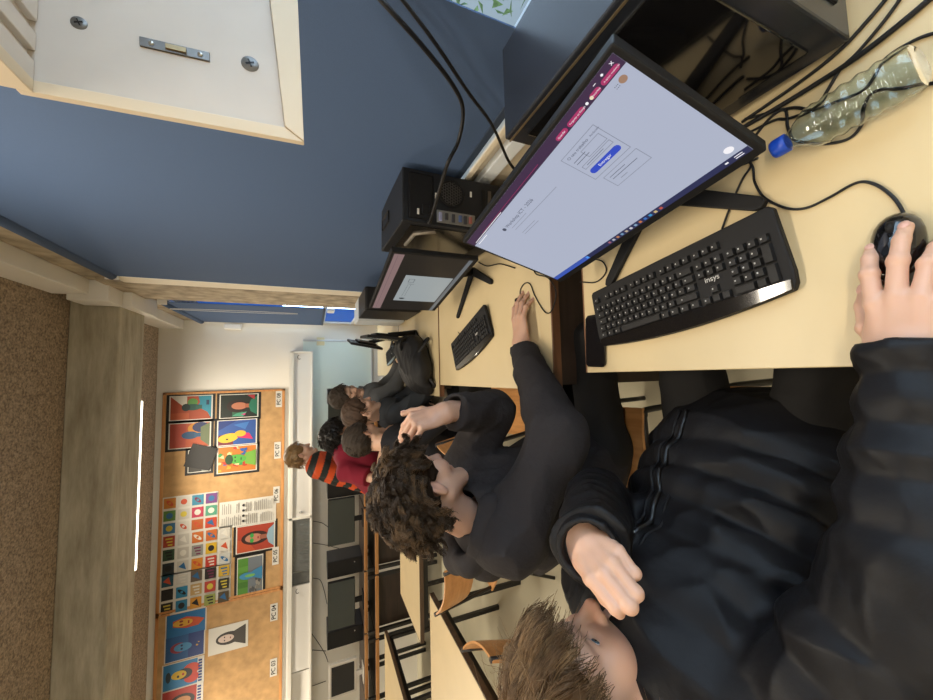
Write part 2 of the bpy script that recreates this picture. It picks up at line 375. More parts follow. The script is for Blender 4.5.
flat_sheet('poster', 'portrait print of a green face on orange scribbles', 'poster', wrect(217, 257, 445.5, 472), [(inn, '#d8802c')] + blobs(5, ['#e2b23a', '#c9412a', '#3f9b55', '#e9d9a0', '#2f62b0'], 26, s=(0.03, 0.1)) + [([(.2, .03), (.8, .03), (.7, .3), (.3, .3)], '#7ab545'), (ell(.5, .52, .17, .25), '#58b347'), (ell(.5, .70, .19, .1), '#234a26'), (ell(.43, .55, .03, .02), '#183018'), (ell(.57, .55, .03, .02), '#183018'), (ell(.5, .40, .06, .02), '#2f7030')], G, '#191715')
flat_sheet('poster', 'grey picture almost wholly under the tilted black card', 'poster', wrect(188, 211, 449.5, 472), [(inn, '#3b3a36'), (rc(.03, .03, .97, .4), '#8f958f')], G, '#191715')
c = at_y(201.5, 457, PY)
flat_sheet('card', 'plain black card pinned askew over the portrait prints', 'card', (c.x, c.z, 0.30, 0.30), [(rc(0, 0, 1, 1), '#161513')], None, None, 0.32, 0.012)
flat_sheet('poster', 'print of a woman with green sunglasses on red', 'poster', wrect(236, 275, 524, 551), [(inn, '#b8432c'), ([(.03, .5), (.4, .7), (.5, .97), (.03, .97)], '#d05a33'), (ell(.5, .52, .25, .35), '#3a1c16'), (ell(.5, .55, .16, .22), '#cf8d74'), (rc(.42, .2, .58, .4), '#a8654f'), ([(.1, .03), (.9, .03), (.75, .17), (.5, .22), (.25, .17)], '#9fc0d4'), (ell(.42, .6, .08, .05), '#3fae4f'), (ell(.6, .6, .08, .05), '#3fae4f'), (ell(.5, .44, .05, .02), '#a1323a')], G, '#191715')
flat_sheet('poster', 'print of a green lawn with a blue rocky stream', 'poster', wrect(237, 263, 556, 594), [(inn, '#7d8791'), (rc(.03, .58, .97, .97), '#5c9c3a'), (rc(.2, .58, .35, .97), '#4b872f'), (rc(.6, .58, .75, .97), '#6aae45')] + [(q[0], q[1]) for q in blobs(8, ['#8a8a86', '#5a5d60', '#a7a49c'], 18, .08, .5, (0.03, 0.08))] + [([(.35, .03), (.7, .03), (.62, .35), (.52, .58), (.46, .58), (.42, .3)], '#3f93c6'), (ell(.5, .62, .09, .28), '#4aa0cf'), (ell(.5, .5, .04, .2), '#7fc46a')], G, '#191715')
G2 = 'sheets of small square pictures'
def thumbs(seed, rect, ncol, nrow, label, pal):
    r = random.Random(seed); L = []
    for i in range(ncol):       # columns run down the sheet in the room
        for j in range(nrow):
            x0, z1 = j / nrow + .03, 1 - i / ncol - .02
            x1, z0 = (j + 1) / nrow - .03, 1 - (i + 1) / ncol + .02
            bgc = pal[(i * nrow + j) % len(pal)]; L.append((rc(x0, z0, x1, z1), bgc))
            fc = r.choice(['#1a1a1c', '#e8d24a', '#2b6fa8', '#d8542a', '#f0ece0', '#7b2a55'])
            cx, cz, w, h = (x0 + x1) / 2, (z0 + z1) / 2, x1 - x0, z1 - z0; k = r.randint(0, 3)
            if k == 0: L.append((ell(cx, cz, w * .28, h * .28, 14), fc))
            elif k == 1: L.append(([(cx - w * .35, cz - h * .3), (cx + w * .35, cz - h * .1), (cx, cz + h * .38)], fc))
            elif k == 2:
                for q in range(3): L.append((rc(cx - w * .38 + q * w * .28, cz - h * .3, cx - w * .25 + q * w * .28, cz + h * (.1 + .1 * q)), fc))
            else:
                L.append((ell(cx, cz, w * .34, h * .2, 14, .6), fc)); L.append((ell(cx, cz, w * .12, h * .12, 10), bgc))
    flat_sheet('poster', label, 'poster', rect, L, G2)
A_ = ['#3f7fae', '#5f8d3b', '#d98a2c', '#e6e2d6', '#dad6cc', '#e4e0d5', '#c9682c', '#cf3c5c', '#3b94b4', '#d24a2c', '#58a889', '#7d4488']
B_ = ['#24323a', '#2f4f35', '#b9442c', '#d8d4c8', '#cfcbc0', '#d5d1c6', '#dd8f2c', '#9a9c94', '#d8762c', '#c93a26', '#e2b92c', '#d2702e', '#d5d6d0', '#e5dfd2', '#dddad0']
C_ = ['#20262a', '#1f2022', '#1c5c74', '#2f86ae', '#3794c0', '#e2dfd6', '#dd9a30', '#cfae74', '#6a5a4a', '#a9b25c', '#c4463a', '#2a2522', '#55452a', '#333326', '#ddb63a']
thumbs(1, wrect(162.5, 218, 494.5, 531.5), 4, 3, 'sheet of twelve small square pictures, topmost of three beside the typed page', A_)
thumbs(2, wrect(161.5, 231.5, 530.5, 570), 5, 3, 'middle sheet of fifteen small square pictures on the pinboard', B_)
thumbs(4, wrect(160, 230.5, 569, 609), 5, 3, 'sheet of fifteen small square pictures, lowest of three in the photo', C_)
pg = []
for i in range(26):
    z = .95 - i * .035
    if 10 <= i <= 11: continue
    for a, b in ((.06, .47), (.53, .94)):
        if rnd.random() < .86: pg.append((rc(a, z - .006, b - rnd.uniform(0, .1), z + .006), '#a9a69d'))
for q in range(4): pg.append((ell(.2 + q * .2, .585, .05, .025, 10), '#2c2c30'))
flat_sheet('printed_page', 'large typed white page beside the small square pictures', 'page', wrect(219.5, 276, 499, 525), pg)
G3 = 'blue face posters'
flat_sheet('poster', 'blue poster with a red and yellow bearded face', 'poster', wrect(165.5, 206.5, 609, 635), [(inn, '#1f78b8'), ([(.3, .2), (.5, .05), (.6, .2), (.72, .5), (.62, .82), (.4, .82), (.28, .5)], '#d2552c'), (ell(.5, .58, .14, .24), '#e8b236'), (ell(.44, .62, .04, .05), '#8c2f1e'), (ell(.57, .62, .04, .05), '#8c2f1e'), (rc(.44, .42, .56, .46), '#a8341f'), (rc(.9, .03, .97, .9), '#e8e4da')], G3)
flat_sheet('poster', 'blue poster with a pale blue face and red hair', 'poster', wrect(164.5, 205, 633.5, 659), [(inn, '#1b5f9e'), (rc(.03, .03, .97, .42), '#1d3f86'), (ell(.5, .66, .2, .2), '#9a3544'), (ell(.5, .55, .16, .22), '#4d9ad0'), (ell(.44, .58, .04, .03), '#16335c'), (ell(.57, .58, .04, .03), '#16335c'), (ell(.45, .2, .03, .03), '#e0b23c'), (ell(.56, .16, .02, .02), '#e0b23c')], G3)
flat_sheet('poster', 'poster of a face with yellow mask and red and black hair, lettered along its foot', 'poster', wrect(162, 204, 660.5, 687), [(inn, '#2a86c0'), (rc(.03, .03, .97, .16), '#f0ece2'), (ell(.3, .3, .2, .18), '#cf3b2b'), (ell(.62, .3, .22, .2), '#d5462c'), (ell(.5, .48, .2, .2), '#20242c'), (ell(.5, .6, .16, .18), '#e5c02e'), (ell(.45, .62, .05, .03), '#1a1a1c'), (ell(.5, .85, .2, .06), '#16333c'), (ell(.5, .5, .05, .03), '#c23a2a')] + [(rc(.06 + q * .11, .05, .13 + q * .11, .14), '#27408a') for q in range(8)], G3)
flat_sheet('poster', 'red poster with a dark face at the photo\'s very bottom edge', 'poster', wrect(161, 203, 687, 714), [(inn, '#b93324'), (rc(.03, .03, .97, .16), '#f0ece2'), (ell(.5, .5, .26, .3), '#2b2320'), (ell(.5, .5, .16, .2), '#c98d58')] + [(rc(.06 + q * .11, .05, .13 + q * .11, .14), '#27408a') for q in range(8)], G3)
flat_sheet('drawing', 'pencil portrait on white paper pinned to the lower cork', 'drawing', wrect(208.5, 248, 624.5, 651), [(ell(.5, .5, .24, .32), '#3c3833'), ([(.12, .06), (.88, .06), (.72, .36), (.3, .36)], '#47423c'), (ell(.5, .56, .14, .2), '#e6cfc2'), (ell(.44, .6, .03, .015), '#2a2a2a'), (ell(.56, .6, .03, .015), '#2a2a2a'), (ell(.5, .45, .04, .015), '#8a4a44')])
for s_, r_ in (('PC 08', (275.8, 282, 391, 407)), ('PC 07', (274.3, 280.8, 442, 458.5)), ('PC 06', (273.3, 279.6, 486.5, 503)), ('PC 05', (272.3, 278.7, 547, 564.5)), ('PC 04', (270.3, 277.6, 603.5, 620.5)), ('PC 03', (270, 277, 658.5, 676))):
    cx, cz, w, h = wrect(*r_)
    t = thing('sign', 'white paper sign reading ' + s_, 'sign', (cx, PY - 0.002, cz), 0, 'computer number signs')
    MB().box((-w / 2, -0.002, -h / 2), (w / 2, 0, h / 2), ink('#f2f0e8')).build('paper', t)
    MB().text(s_, h * 0.86, ink('#0c0b0b'), T(0, -0.0035, 0) @ RX(PI / 2), 0.0005, 'CENTER', h * 0.010).build('lettering', t)
# long wall cabinet with sliding fronts
CY = 5.60; k_ = CY / YB
cab = thing('wall_cabinet', 'long white wall cabinet with sliding fronts under the pinboards', 'cabinet', (0, CY, 1.69))
x1c, x0c = 0.395, -5.5; zt, zb = 1.838 - 1.69, 1.542 - 1.69
cw = mat('cabinet_white', (0.80, 0.775, 0.70), 0.5); cf = mat('cabinet_front', (0.74, 0.725, 0.68), 0.45)
b_ = MB(); b_.box((x0c, 0.0, zt - 0.05), (x1c, 0.28, zt), cw, 0.003); b_.box((x0c, 0.0, zb), (x1c, 0.28, zb + 0.028), cw, 0.003)
b_.box((x0c, 0.26, zb), (x1c, 0.28, zt), cw); b_.box((x1c - 0.02, 0, zb), (x1c, 0.28, zt), cw, 0.002); b_.box((-1.92, 0.0, zb), (-1.89, 0.28, zt), cw, 0.002); b_.build('carcass', cab)
gl = mat('smoked_glass', (0.45, 0.47, 0.46), 0.12, trans=0.75, ior=1.1)
pan = lambda a, b, n, m, y=0.02: MB().box((a, y, zb + 0.028), (b, y + 0.012, zt - 0.05), m, 0.002).build(n, cab)
pan(-1.89, x1c - 0.02, 'sliding_front', cf); pan(-2.62, -1.92, 'glass_front', gl); pan(-2.80, -2.64, 'glass_front', gl, 0.05); pan(-3.9, -2.80, 'sliding_front', cf); pan(-5.5, -3.93, 'sliding_front', cf, 0.05)
MB().lathe([(0.0, 0), (0.016, 0.002), (0.018, 0.014), (0.0, 0.018)], steel, 14, T(-1.83, 0.02, 0.0) @ RX(PI / 2)).build('knob', cab)
for xx in (0.31, -2.86):
    MB().tube([(xx + 0.03 * math.cos(a), 0.0, 0.02 * math.sin(a) + 0.03) for a in [i * 0.5 for i in range(9)]], 0.005, dsteel, 6).build('lock_hook', cab)
for i in range(5):
    q = -2.56 + i * 0.13
    tag(MB().lathe([(0.0, 0), (0.022, 0), (0.022, 0.10), (0.012, 0.13), (0.0, 0.13)], mat('jar_grey', (0.5, 0.52, 0.5), 0.3), 12, T(q, CY + 0.15, 1.571)).build('jar'), 'small grey jar behind the smoked glass of the wall cabinet', 'jar', 'jars in the wall cabinet')
wb = thing('whiteboard', 'pale whiteboard on the back wall under the long cabinet', 'whiteboard', (-0.4, YB - 0.02, 1.16))
MB().box((-1.0, 0.0, -0.47), (0.97, 0.02, 0.52), mat('whiteboard_face', (0.76, 0.86, 0.78), 0.25)).build('board', wb)
f = MB(); am = mat('aluminium', (0.62, 0.64, 0.64), 0.35, metal=0.7)
f.box((-1.02, -0.012, -0.50), (0.99, 0.02, -0.47), am, 0.004); f.box((0.965, -0.012, -0.5), (0.99, 0.02, 0.52), am, 0.004); f.box((-1.02, -0.012, -0.5), (-1.0, 0.02, 0.52), am, 0.004); f.build('frame', wb)
st = at_y(321, 342, YB - 0.04)
tag(MB().box((st.x - 0.05, YB - 0.025, st.z - 0.05), (st.x + 0.07, YB - 0.0, st.z + 0.06), mat('socket_cream', (0.80, 0.72, 0.42), 0.5), 0.004).build('wall_socket'), 'small yellowish square wall plate beside the whiteboard frame', 'socket')
# ================================================================== desks along the windows
def desk(y0, y1, x0, x1, label, z=0.75, group='computer desks along the windows'):
    t = thing('desk', label, 'desk', ((x0 + x1) / 2, (y0 + y1) / 2, 0), 0, group)
    hx, hy = (x1 - x0) / 2, (y1 - y0) / 2
    MB().box((-hx, -hy + 0.006, z - 0.032), (hx, hy - 0.006, z), cream, 0.002).build('desktop', t)
    MB().box((-hx, -hy, z - 0.034), (hx, -hy + 0.008, z - 0.0005), edgew, 0.001).build('edge_band', t); MB().box((-hx, hy - 0.008, z - 0.034), (hx, hy, z - 0.0005), edgew, 0.001).build('edge_band', t)
    MB().box((hx - 0.10, -hy + 0.05, 0.30), (hx - 0.08, hy - 0.05, z - 0.034), darkw).build('back_panel', t)
    for s in (-1, 1):
        MB().box((-hx + 0.05, s * (hy - 0.045) - 0.012, z - 0.10), (hx - 0.05, s * (hy - 0.045) + 0.012, z - 0.034), steel_b, 0.003).build('rail', t)
        for xx in (-hx + 0.09, hx - 0.09):
            MB().box((xx - 0.02, s * (hy - 0.045) - 0.02, 0), (xx + 0.02, s * (hy - 0.045) + 0.02, z - 0.034), steel_b, 0.004).build('leg', t)
    return t
desk(-0.85, 0.885, -0.002, 0.775, 'nearest cream desk with the largest lit monitor and the bottle')
d2 = desk(1.045, 2.295, -0.062, 0.775, 'second cream desk with brown edge, where a hand rests on a mouse')
MB().box((-0.40, -0.615, 0.05), (0.36, -0.595, 0.715), darkw).build('side_panel', d2)
desk(2.305, 3.56, -0.14, 0.775, 'third cream desk carrying the black backpack')
desk(3.57, 4.86, 0.02, 0.775, 'farthest cream desk by the far window')
# ------------------------------------------------------------------ monitors
def monitor(name, label, c, yaw, tilt, w, h, hub, tips, ui, group='monitors on the window desks', bez=0.009):
    hb = Vector(hub); t = thing(name, label, 'monitor', hub, yaw, group)
    inv = (Matrix.Translation(hb) @ RZ(yaw)).inverted()
    pm = inv @ Matrix.Translation(Vector(c)) @ RZ(yaw) @ RX(tilt)
    MB().box((-w / 2, -0.004, -h / 2), (w / 2, 0.018, h / 2), blackm, 0.003, pm).build('housing', t)
    MB().box((-w / 2 + 0.08, 0.016, -h / 2 + 0.05), (w / 2 - 0.08, 0.04, h / 2 - 0.07), blackm, 0.01, pm).build('rear_cover', t)
    b = MB(); W_, H_ = w - 2 * bez, h - bez - 0.020
    def q(u, v, k=0): return ((u - .5) * W_, -0.0046 - 0.0003 * k, h / 2 - bez - v * H_)
    if ui is None:
        b.poly([q(0, 0), q(0, 1), q(1, 1), q(1, 0)], mat('screen_off', (0.055, 0.07, 0.062), 0.22), pm)
    else: ui(b, q, pm)
    b.build('screen', t)
    nk = MB(); top = pm @ Vector((0, 0.035, -h * 0.15))
    nk.tube([(0, 0, 0.012), (top.x * 0.3, top.y * 0.5, top.z * 0.5), tuple(top)], [0.022, 0.02, 0.02], blackm, 12); nk.build('neck', t)
    for tp in tips:
        v = inv @ Vector(tp); L = v.length; a = math.atan2(v.y, v.x)
        MB().prism([(0, -0.022), (L - 0.012, -0.013), (L, -0.006), (L, 0.006), (L - 0.012, 0.013), (0, 0.022)], 0.014, blackm, RZ(a) @ T(0, 0, 0.002), 0.003).build('foot', t)
    return t
def fr(b, q, pm, u0, v0, u1, v1, m, k=1): b.poly([q(u0, v0, k), q(u0, v1, k), q(u1, v1, k), q(u1, v0, k)], m, pm)
g_page = glow('screen_page', (0.45, 0.49, 0.62), 0.92); g_dark = glow('screen_purple', (0.045, 0.020, 0.060), 1.0); g_red = glow('screen_crimson', (0.40, 0.030, 0.13), 1.0)
g_wht = glow('screen_white', (0.9, 0.88, 0.92), 1.0); g_line = glow('screen_rule', (0.22, 0.24, 0.31), 1.0); g_blue = glow('screen_blue', (0.03, 0.07, 0.52), 1.0)
g_txt = glow('screen_text', (0.07, 0.08, 0.12), 1.0); g_task = glow('screen_taskbar', (0.02, 0.025, 0.085), 1.0); g_task2 = glow('screen_taskbar_blue', (0.04, 0.09, 0.42), 1.0)
def rring(b, q, pm, u0, v0, u1, v1, m, th=0.0022):
    tv = th * 1.75
    fr(b, q, pm, u0, v0, u1, v0 + tv, m, 2); fr(b, q, pm, u0, v1 - tv, u1, v1, m, 2); fr(b, q, pm, u0, v0, u0 + th, v1, m, 2); fr(b, q, pm, u1 - th, v0, u1, v1, m, 2)
def disc(b, q, pm, u, v, r, m, k=3): b.poly([q(u + r * math.cos(a), v - r * 1.78 * math.sin(a), k) for a in [i * PI / 8 for i in range(16)]], m, pm)
def pill(b, q, pm, u0, u1, v, hv, m, k=3):
    r = hv / 1.78; pts = []
    for i in range(9): a = PI / 2 + i * PI / 8; pts.append(q(u0 + r + r * math.cos(a), v - hv * math.sin(a), k))
    for i in range(9): a = -PI / 2 + i * PI / 8; pts.append(q(u1 - r + r * math.cos(a), v - hv * math.sin(a), k))
    b.poly(pts, m, pm)
def tx(b, q, pm, s, u, v, size, m, k=4, align='LEFT'):
    p = q(u, v, k); b.text(s, size, m, pm @ T(*p) @ RX(PI / 2), 0, align)
def ui1(b, q, pm):
    fr(b, q, pm, 0, 0, 1, 1, g_page, 0)
    fr(b, q, pm, 0, 0, 1, 0.082, g_dark)
    fr(b, q, pm, 0.12, 0.058, 0.60, 0.061, g_red, 3); fr(b, q, pm, 0.03, 0.068, 0.30, 0.074, g_wht, 3)
    for u0, u1, s, z in ((0.715, 0.768, 'Guardar', .0055), (0.775, 0.850, 'Perguntar ao Google', .0044), (0.878, 0.918, 'Favoritos', .0044), (0.925, 0.988, 'A aplicar atualização', .0036)):
        pill(b, q, pm, u0, u1, 0.058, 0.017, g_red); tx(b, q, pm, s, u0 + 0.008, 0.058, z, g_wht)
    disc(b, q, pm, 0.863, 0.058, 0.005, g_wht, 4); disc(b, q, pm, 0.883, 0.058, 0.006, glow('screen_cream', (0.8, 0.7, 0.5)), 4)
    tx(b, q, pm, 'x', 0.975, 0.022, 0.011, g_wht); disc(b, q, pm, 0.945, 0.024, 0.004, g_wht); fr(b, q, pm, 0.91, 0.023, 0.92, 0.027, g_wht, 3)
    disc(b, q, pm, 0.965, 0.125, 0.012, glow('screen_avatar', (0.34, 0.20, 0.13))); tx(b, q, pm, ':::', 0.935, 0.125, 0.012, g_txt)
    fr(b, q, pm, 0.03, 0.10, 0.12, 0.106, g_wht, 3)
    disc(b, q, pm, 0.205, 0.195, 0.010, g_txt); tx(b, q, pm, 'Workshop ICT - 2026', 0.225, 0.195, 0.0125, g_txt)
    for u1, v in ((0.36, 0.235), (0.55, 0.268), (0.34, 0.335), (0.35, 0.36)): fr(b, q, pm, 0.235, v, u1, v + 0.004, g_line, 3)
    rring(b, q, pm, 0.655, 0.165, 0.82, 0.445, g_line); rring(b, q, pm, 0.675, 0.475, 0.825, 0.60, g_line)
    tx(b, q, pm, 'O seu trabalho', 0.672, 0.20, 0.0085, g_txt); tx(b, q, pm, 'Atribuído', 0.782, 0.20, 0.0055, g_txt)
    fr(b, q, pm, 0.672, 0.245, 0.73, 0.249, g_txt, 3); fr(b, q, pm, 0.672, 0.268, 0.735, 0.272, g_txt, 3); rring(b, q, pm, 0.72, 0.225, 0.805, 0.295, g_line); rring(b, q, pm, 0.672, 0.305, 0.805, 0.34, g_line); fr(b, q, pm, 0.69, 0.32, 0.77, 0.3235, g_txt, 3)
    pill(b, q, pm, 0.672, 0.806, 0.385, 0.024, g_blue); tx(b, q, pm, 'Entregar', 0.739, 0.385, 0.0085, g_wht, 5, 'CENTER')
    fr(b, q, pm, 0.69, 0.505, 0.76, 0.509, g_txt, 3); fr(b, q, pm, 0.69, 0.53, 0.80, 0.534, g_txt, 3); fr(b, q, pm, 0.71, 0.562, 0.74, 0.567, g_line, 3)
    disc(b, q, pm, 0.963, 0.90, 0.014, g_wht, 3); rring(b, q, pm, 0.958, 0.892, 0.968, 0.908, g_txt)
    fr(b, q, pm, 0, 0.952, 1, 1, g_task, 2); fr(b, q, pm, 0, 0.952, 0.27, 1, g_task2, 3); fr(b, q, pm, 0.255, 0.965, 0.27, 0.99, glow('screen_sky', (0.08, 0.32, 0.85)), 4)
    cs = ['#b06a7a', '#c9c9d0', '#d08a5a', '#7fa7c9', '#c9b7a0', '#d9d9df', '#8fb0cf', '#cf7a4a', '#3f78c9', '#3f9fd9', '#d9c08a', '#c95a4a']
    for i, c_ in enumerate(cs):
        u = 0.405 + i * 0.0245; fr(b, q, pm, u, 0.966, u + 0.012, 0.988, glow('icon_' + c_[1:], C3(c_), 0.8), 4)
    fr(b, q, pm, 0.925, 0.968, 0.935, 0.98, g_wht, 4); fr(b, q, pm, 0.955, 0.964, 0.98, 0.970, g_wht, 4); fr(b, q, pm, 0.955, 0.980, 0.98, 0.986, g_wht, 4)
def ui2(b, q, pm):
    fr(b, q, pm, 0, 0, 1, 1, glow('viewer_grey', (0.012, 0.010, 0.009)), 0)
    fr(b, q, pm, 0.01, 0.015, 0.99, 0.135, glow('viewer_bar', (0.23, 0.15, 0.15))); fr(b, q, pm, 0.02, 0.06, 0.97, 0.064, glow('viewer_bar_dark', (0.10, 0.06, 0.08)), 3)
    fr(b, q, pm, 0.21, 0.27, 0.70, 0.925, glow('viewer_page', (0.30, 0.335, 0.345)))
    for u0, v0, u1, v1 in ((0.26, 0.34, 0.275, 0.42), (0.31, 0.36, 0.54, 0.364), (0.31, 0.40, 0.54, 0.404), (0.55, 0.35, 0.555, 0.44)): fr(b, q, pm, u0, v0, u1, v1, glow('viewer_ink', (0.05, 0.06, 0.065)), 3)
    rring(b, q, pm, 0.58, 0.34, 0.64, 0.42, glow('viewer_ink', (0.05, 0.06, 0.065)), 0.004); disc(b, q, pm, 0.26, 0.38, 0.018, glow('viewer_ink', (0.05, 0.06, 0.065)))
    fr(b, q, pm, 0.0, 0.94, 1, 0.995, glow('viewer_task', (0.12, 0.135, 0.15)), 3)
m1 = monitor('monitor', 'largest lit monitor showing a white web page on the nearest desk', (0.355, 0.595, 1.006), math.radians(-81.1), math.radians(-16.2), 0.54, 0.32, (0.435, 0.610, 0.75), [(0.300, 0.376, 0.75), (0.241, 0.768, 0.75)], ui1)
m2 = monitor('monitor', 'second monitor showing a grey document page on a dark screen', (0.430, 1.655, 1.070), math.radians(-79.7), math.radians(0.6), 0.62, 0.368, (0.545, 1.70, 0.75), [(0.430, 1.480, 0.75), (0.333, 1.93, 0.75)], ui2)
# ------------------------------------------------------------------ computer towers
def tower(label, x0, y0, w, d, h, z0=0.75, rz=0.0, kind='back', col=None, group='computer towers on the window desks'):
    col = col or mat('tower_paint', (0.013, 0.014, 0.017), 0.45, spec=.35, bump=0.04, bscale=700)
    t = thing('computer_tower', label, 'computer tower', (x0 + w / 2, y0, z0), rz, group); hw = w / 2
    MB().box((-hw, 0.0, 0.012), (hw, d, h), col, 0.004).build('case', t)
    for sx in (-hw + 0.025, hw - 0.025):
        for yy in (0.04, d - 0.05): MB().lathe([(0.0, 0), (0.013, 0), (0.013, 0.013), (0.0, 0.013)], black, 12, T(sx, yy, 0)).build('rubber_foot', t)
    return t
t1 = tower('large black tower with a glossy side panel behind the largest monitor', 0.502, 0.245, 0.205, 0.40, 0.40, col=mat('tower_satin', (0.018, 0.021, 0.028), 0.24))
MB().box((-0.1065, 0.035, 0.05), (-0.1025, 0.365, 0.365), gloss, 0.002).build('glass_side_panel', t1)
MB().box((-0.104, 0.0, 0.385), (-0.101, 0.4, 0.389), mat('gold_edge', (0.35, 0.27, 0.16), 0.35, metal=0.8)).build('trim_line', t1)
sg = MB(); sg.box((-0.03, -0.002, 0.02), (-0.022, 0.002, 0.36), black); sg.box((-0.06, -0.004, 0.05), (0.06, 0.001, 0.37), blackm, 0.003); sg.build('rear_grille', t1)
t2 = tower('black tower whose rear ports and fan face the camera behind the second monitor', 0.575, 1.27, 0.20, 0.45, 0.478, rz=math.radians(-4))
pt = mat('port_steel', (0.30, 0.30, 0.29), 0.4, metal=0.8)
MB().box((-0.085, -0.004, 0.36), (0.085, 0.002, 0.455), blackm, 0.006).build('power_supply', t2)
MB().box((-0.065, -0.009, 0.375), (-0.03, 0.0, 0.405), black, 0.003).build('power_socket', t2)
g_ = MB(); g_.tube([(0.03 + 0.05 * math.cos(i * PI / 14), -0.005, 0.285 + 0.05 * math.sin(i * PI / 14)) for i in range(29)], 0.004, blackm, 8)
for i in range(-4, 5):
    for j in range(-4, 5):
        px, pz = i * 0.011 + (j % 2) * 0.0055, j * 0.0098
        if px * px + pz * pz < 0.0021: g_.tube([(0.03 + px + 0.0056 * math.cos(a), -0.003, 0.285 + pz + 0.0056 * math.sin(a)) for a in [k * PI / 3 for k in range(7)]], 0.0011, dsteel, 4)
g_.build('fan_grille', t2)
MB().box((-0.088, -0.004, 0.185), (-0.040, 0.001, 0.345), pt, 0.002).build('port_panel', t2)
for i, (zz, m_) in enumerate(((0.325, 'ps2'), (0.30, 'usb'), (0.272, 'usb'), (0.243, 'video'), (0.222, 'usb'), (0.20, 'audio'))):
    MB().box((-0.082 + (i % 2) * 0.006, -0.010, zz), (-0.050, -0.002, zz + 0.013), mat('port_' + m_, {'ps2': (0.3, 0.32, 0.5), 'usb': (0.05, 0.05, 0.06), 'video': (0.08, 0.13, 0.3), 'audio': (0.35, 0.12, 0.10)}[m_], 0.4), 0.002).build('port', t2)
for i in range(5): MB().box((-0.075, -0.003, 0.035 + i * 0.026), (0.07, 0.001, 0.050 + i * 0.026), dsteel if i % 2 else blackm, 0.001).build('expansion_slot', t2)
for a, b_ in ((-0.07, 0.415), (0.0, 0.345), (0.03, 0.20)): MB().box((a, -0.0052, b_ - 0.0), (a + 0.022, -0.0035, b_ + 0.008), white).build('sticker', t2, 'white sticker')
MB().box((-0.1025, 0.03, 0.09), (-0.0995, 0.43, 0.44), mat('side_panel_gloss', (0.012, 0.011, 0.010), 0.16), 0.002).build('side_panel', t2)
hnd = MB(); hnd.tube([(-0.104, 0.28, 0.40), (-0.104, 0.12, 0.40), (-0.104, 0.06, 0.33)], 0.008, mat('panel_decal', (0.22, 0.19, 0.15), 0.3), 6); hnd.build('decal', t2, 'pale stripe on the side')
MB().box((-0.02, 0.25, 0.474), (0.03, 0.40, 0.482), black, 0.01).build('top_vent', t2)
t3 = tower('black tower with a dark rounded front beyond the second monitor', 0.50, 2.72, 0.175, 0.42, 0.43)
MB().box((-0.088, -0.025, 0.012), (0.088, 0.004, 0.43), black, 0.014).build('front_bezel', t3)
t4 = tower('pale grey old tower beyond the black one on the third desk', 0.50, 3.26, 0.20, 0.26, 0.42, col=mat('beige_case', (0.62, 0.66, 0.68), 0.45))
MB().box((-0.06, -0.004, 0.30), (0.08, 0.002, 0.36), black, 0.003).build('drive_bay', t4); MB().box((-0.06, -0.004, 0.20), (0.08, 0.002, 0.28), blackm, 0.003).build('drive_bay', t4)
m3 = monitor('monitor', 'black monitor seen edge-on behind the backpack', (0.30, 2.86, 1.03), math.radians(-95), math.radians(-4), 0.46, 0.29, (0.36, 2.87, 0.75), [(0.24, 2.70, 0.75), (0.25, 3.04, 0.75)], None)
m4 = monitor('monitor', 'grey-backed monitor seen edge-on nearest the whiteboard', (0.33, 3.75, 1.06), math.radians(-100), math.radians(-10), 0.46, 0.30, (0.42, 3.76, 0.75), [(0.30, 3.58, 0.75), (0.30, 3.95, 0.75)], None)
# ------------------------------------------------------------------ keyboards and mice
ROWS = [[(0, 1), (2, 1), (3, 1), (4, 1), (5, 1), (6.5, 1), (7.5, 1), (8.5, 1), (9.5, 1), (11, 1), (12, 1), (13, 1), (14, 1), (15.25, 1), (16.25, 1), (17.25, 1)],
 [(i, 1) for i in range(13)] + [(13, 2), (15.25, 1), (16.25, 1), (17.25, 1), (18.5, 1), (19.5, 1), (20.5, 1), (21.5, 1)],
 [(0, 1.5)] + [(1.5 + i, 1) for i in range(12)] + [(13.5, 1.5), (15.25, 1), (16.25, 1), (17.25, 1), (18.5, 1), (19.5, 1), (20.5, 1)],
 [(0, 1.75)] + [(1.75 + i, 1) for i in range(12)] + [(13.75, 1.25), (18.5, 1), (19.5, 1), (20.5, 1)],
 [(0, 1.25)] + [(1.25 + i, 1) for i in range(11)] + [(12.25, 2.75), (16.25, 1), (18.5, 1), (19.5, 1), (20.5, 1)],
 [(0, 1.25), (1.25, 1.25), (2.5, 1.25), (3.75, 6.25), (10, 1.25), (11.25, 1.25), (12.5, 1.25), (13.75, 1.25), (15.25, 1), (16.25, 1), (17.25, 1), (18.5, 2), (20.5, 1)]]
keym = mat('key_plastic', (0.014, 0.014, 0.015), 0.5, spec=.3); legend = mat('key_legend', (0.42, 0.42, 0.42), 0.6)
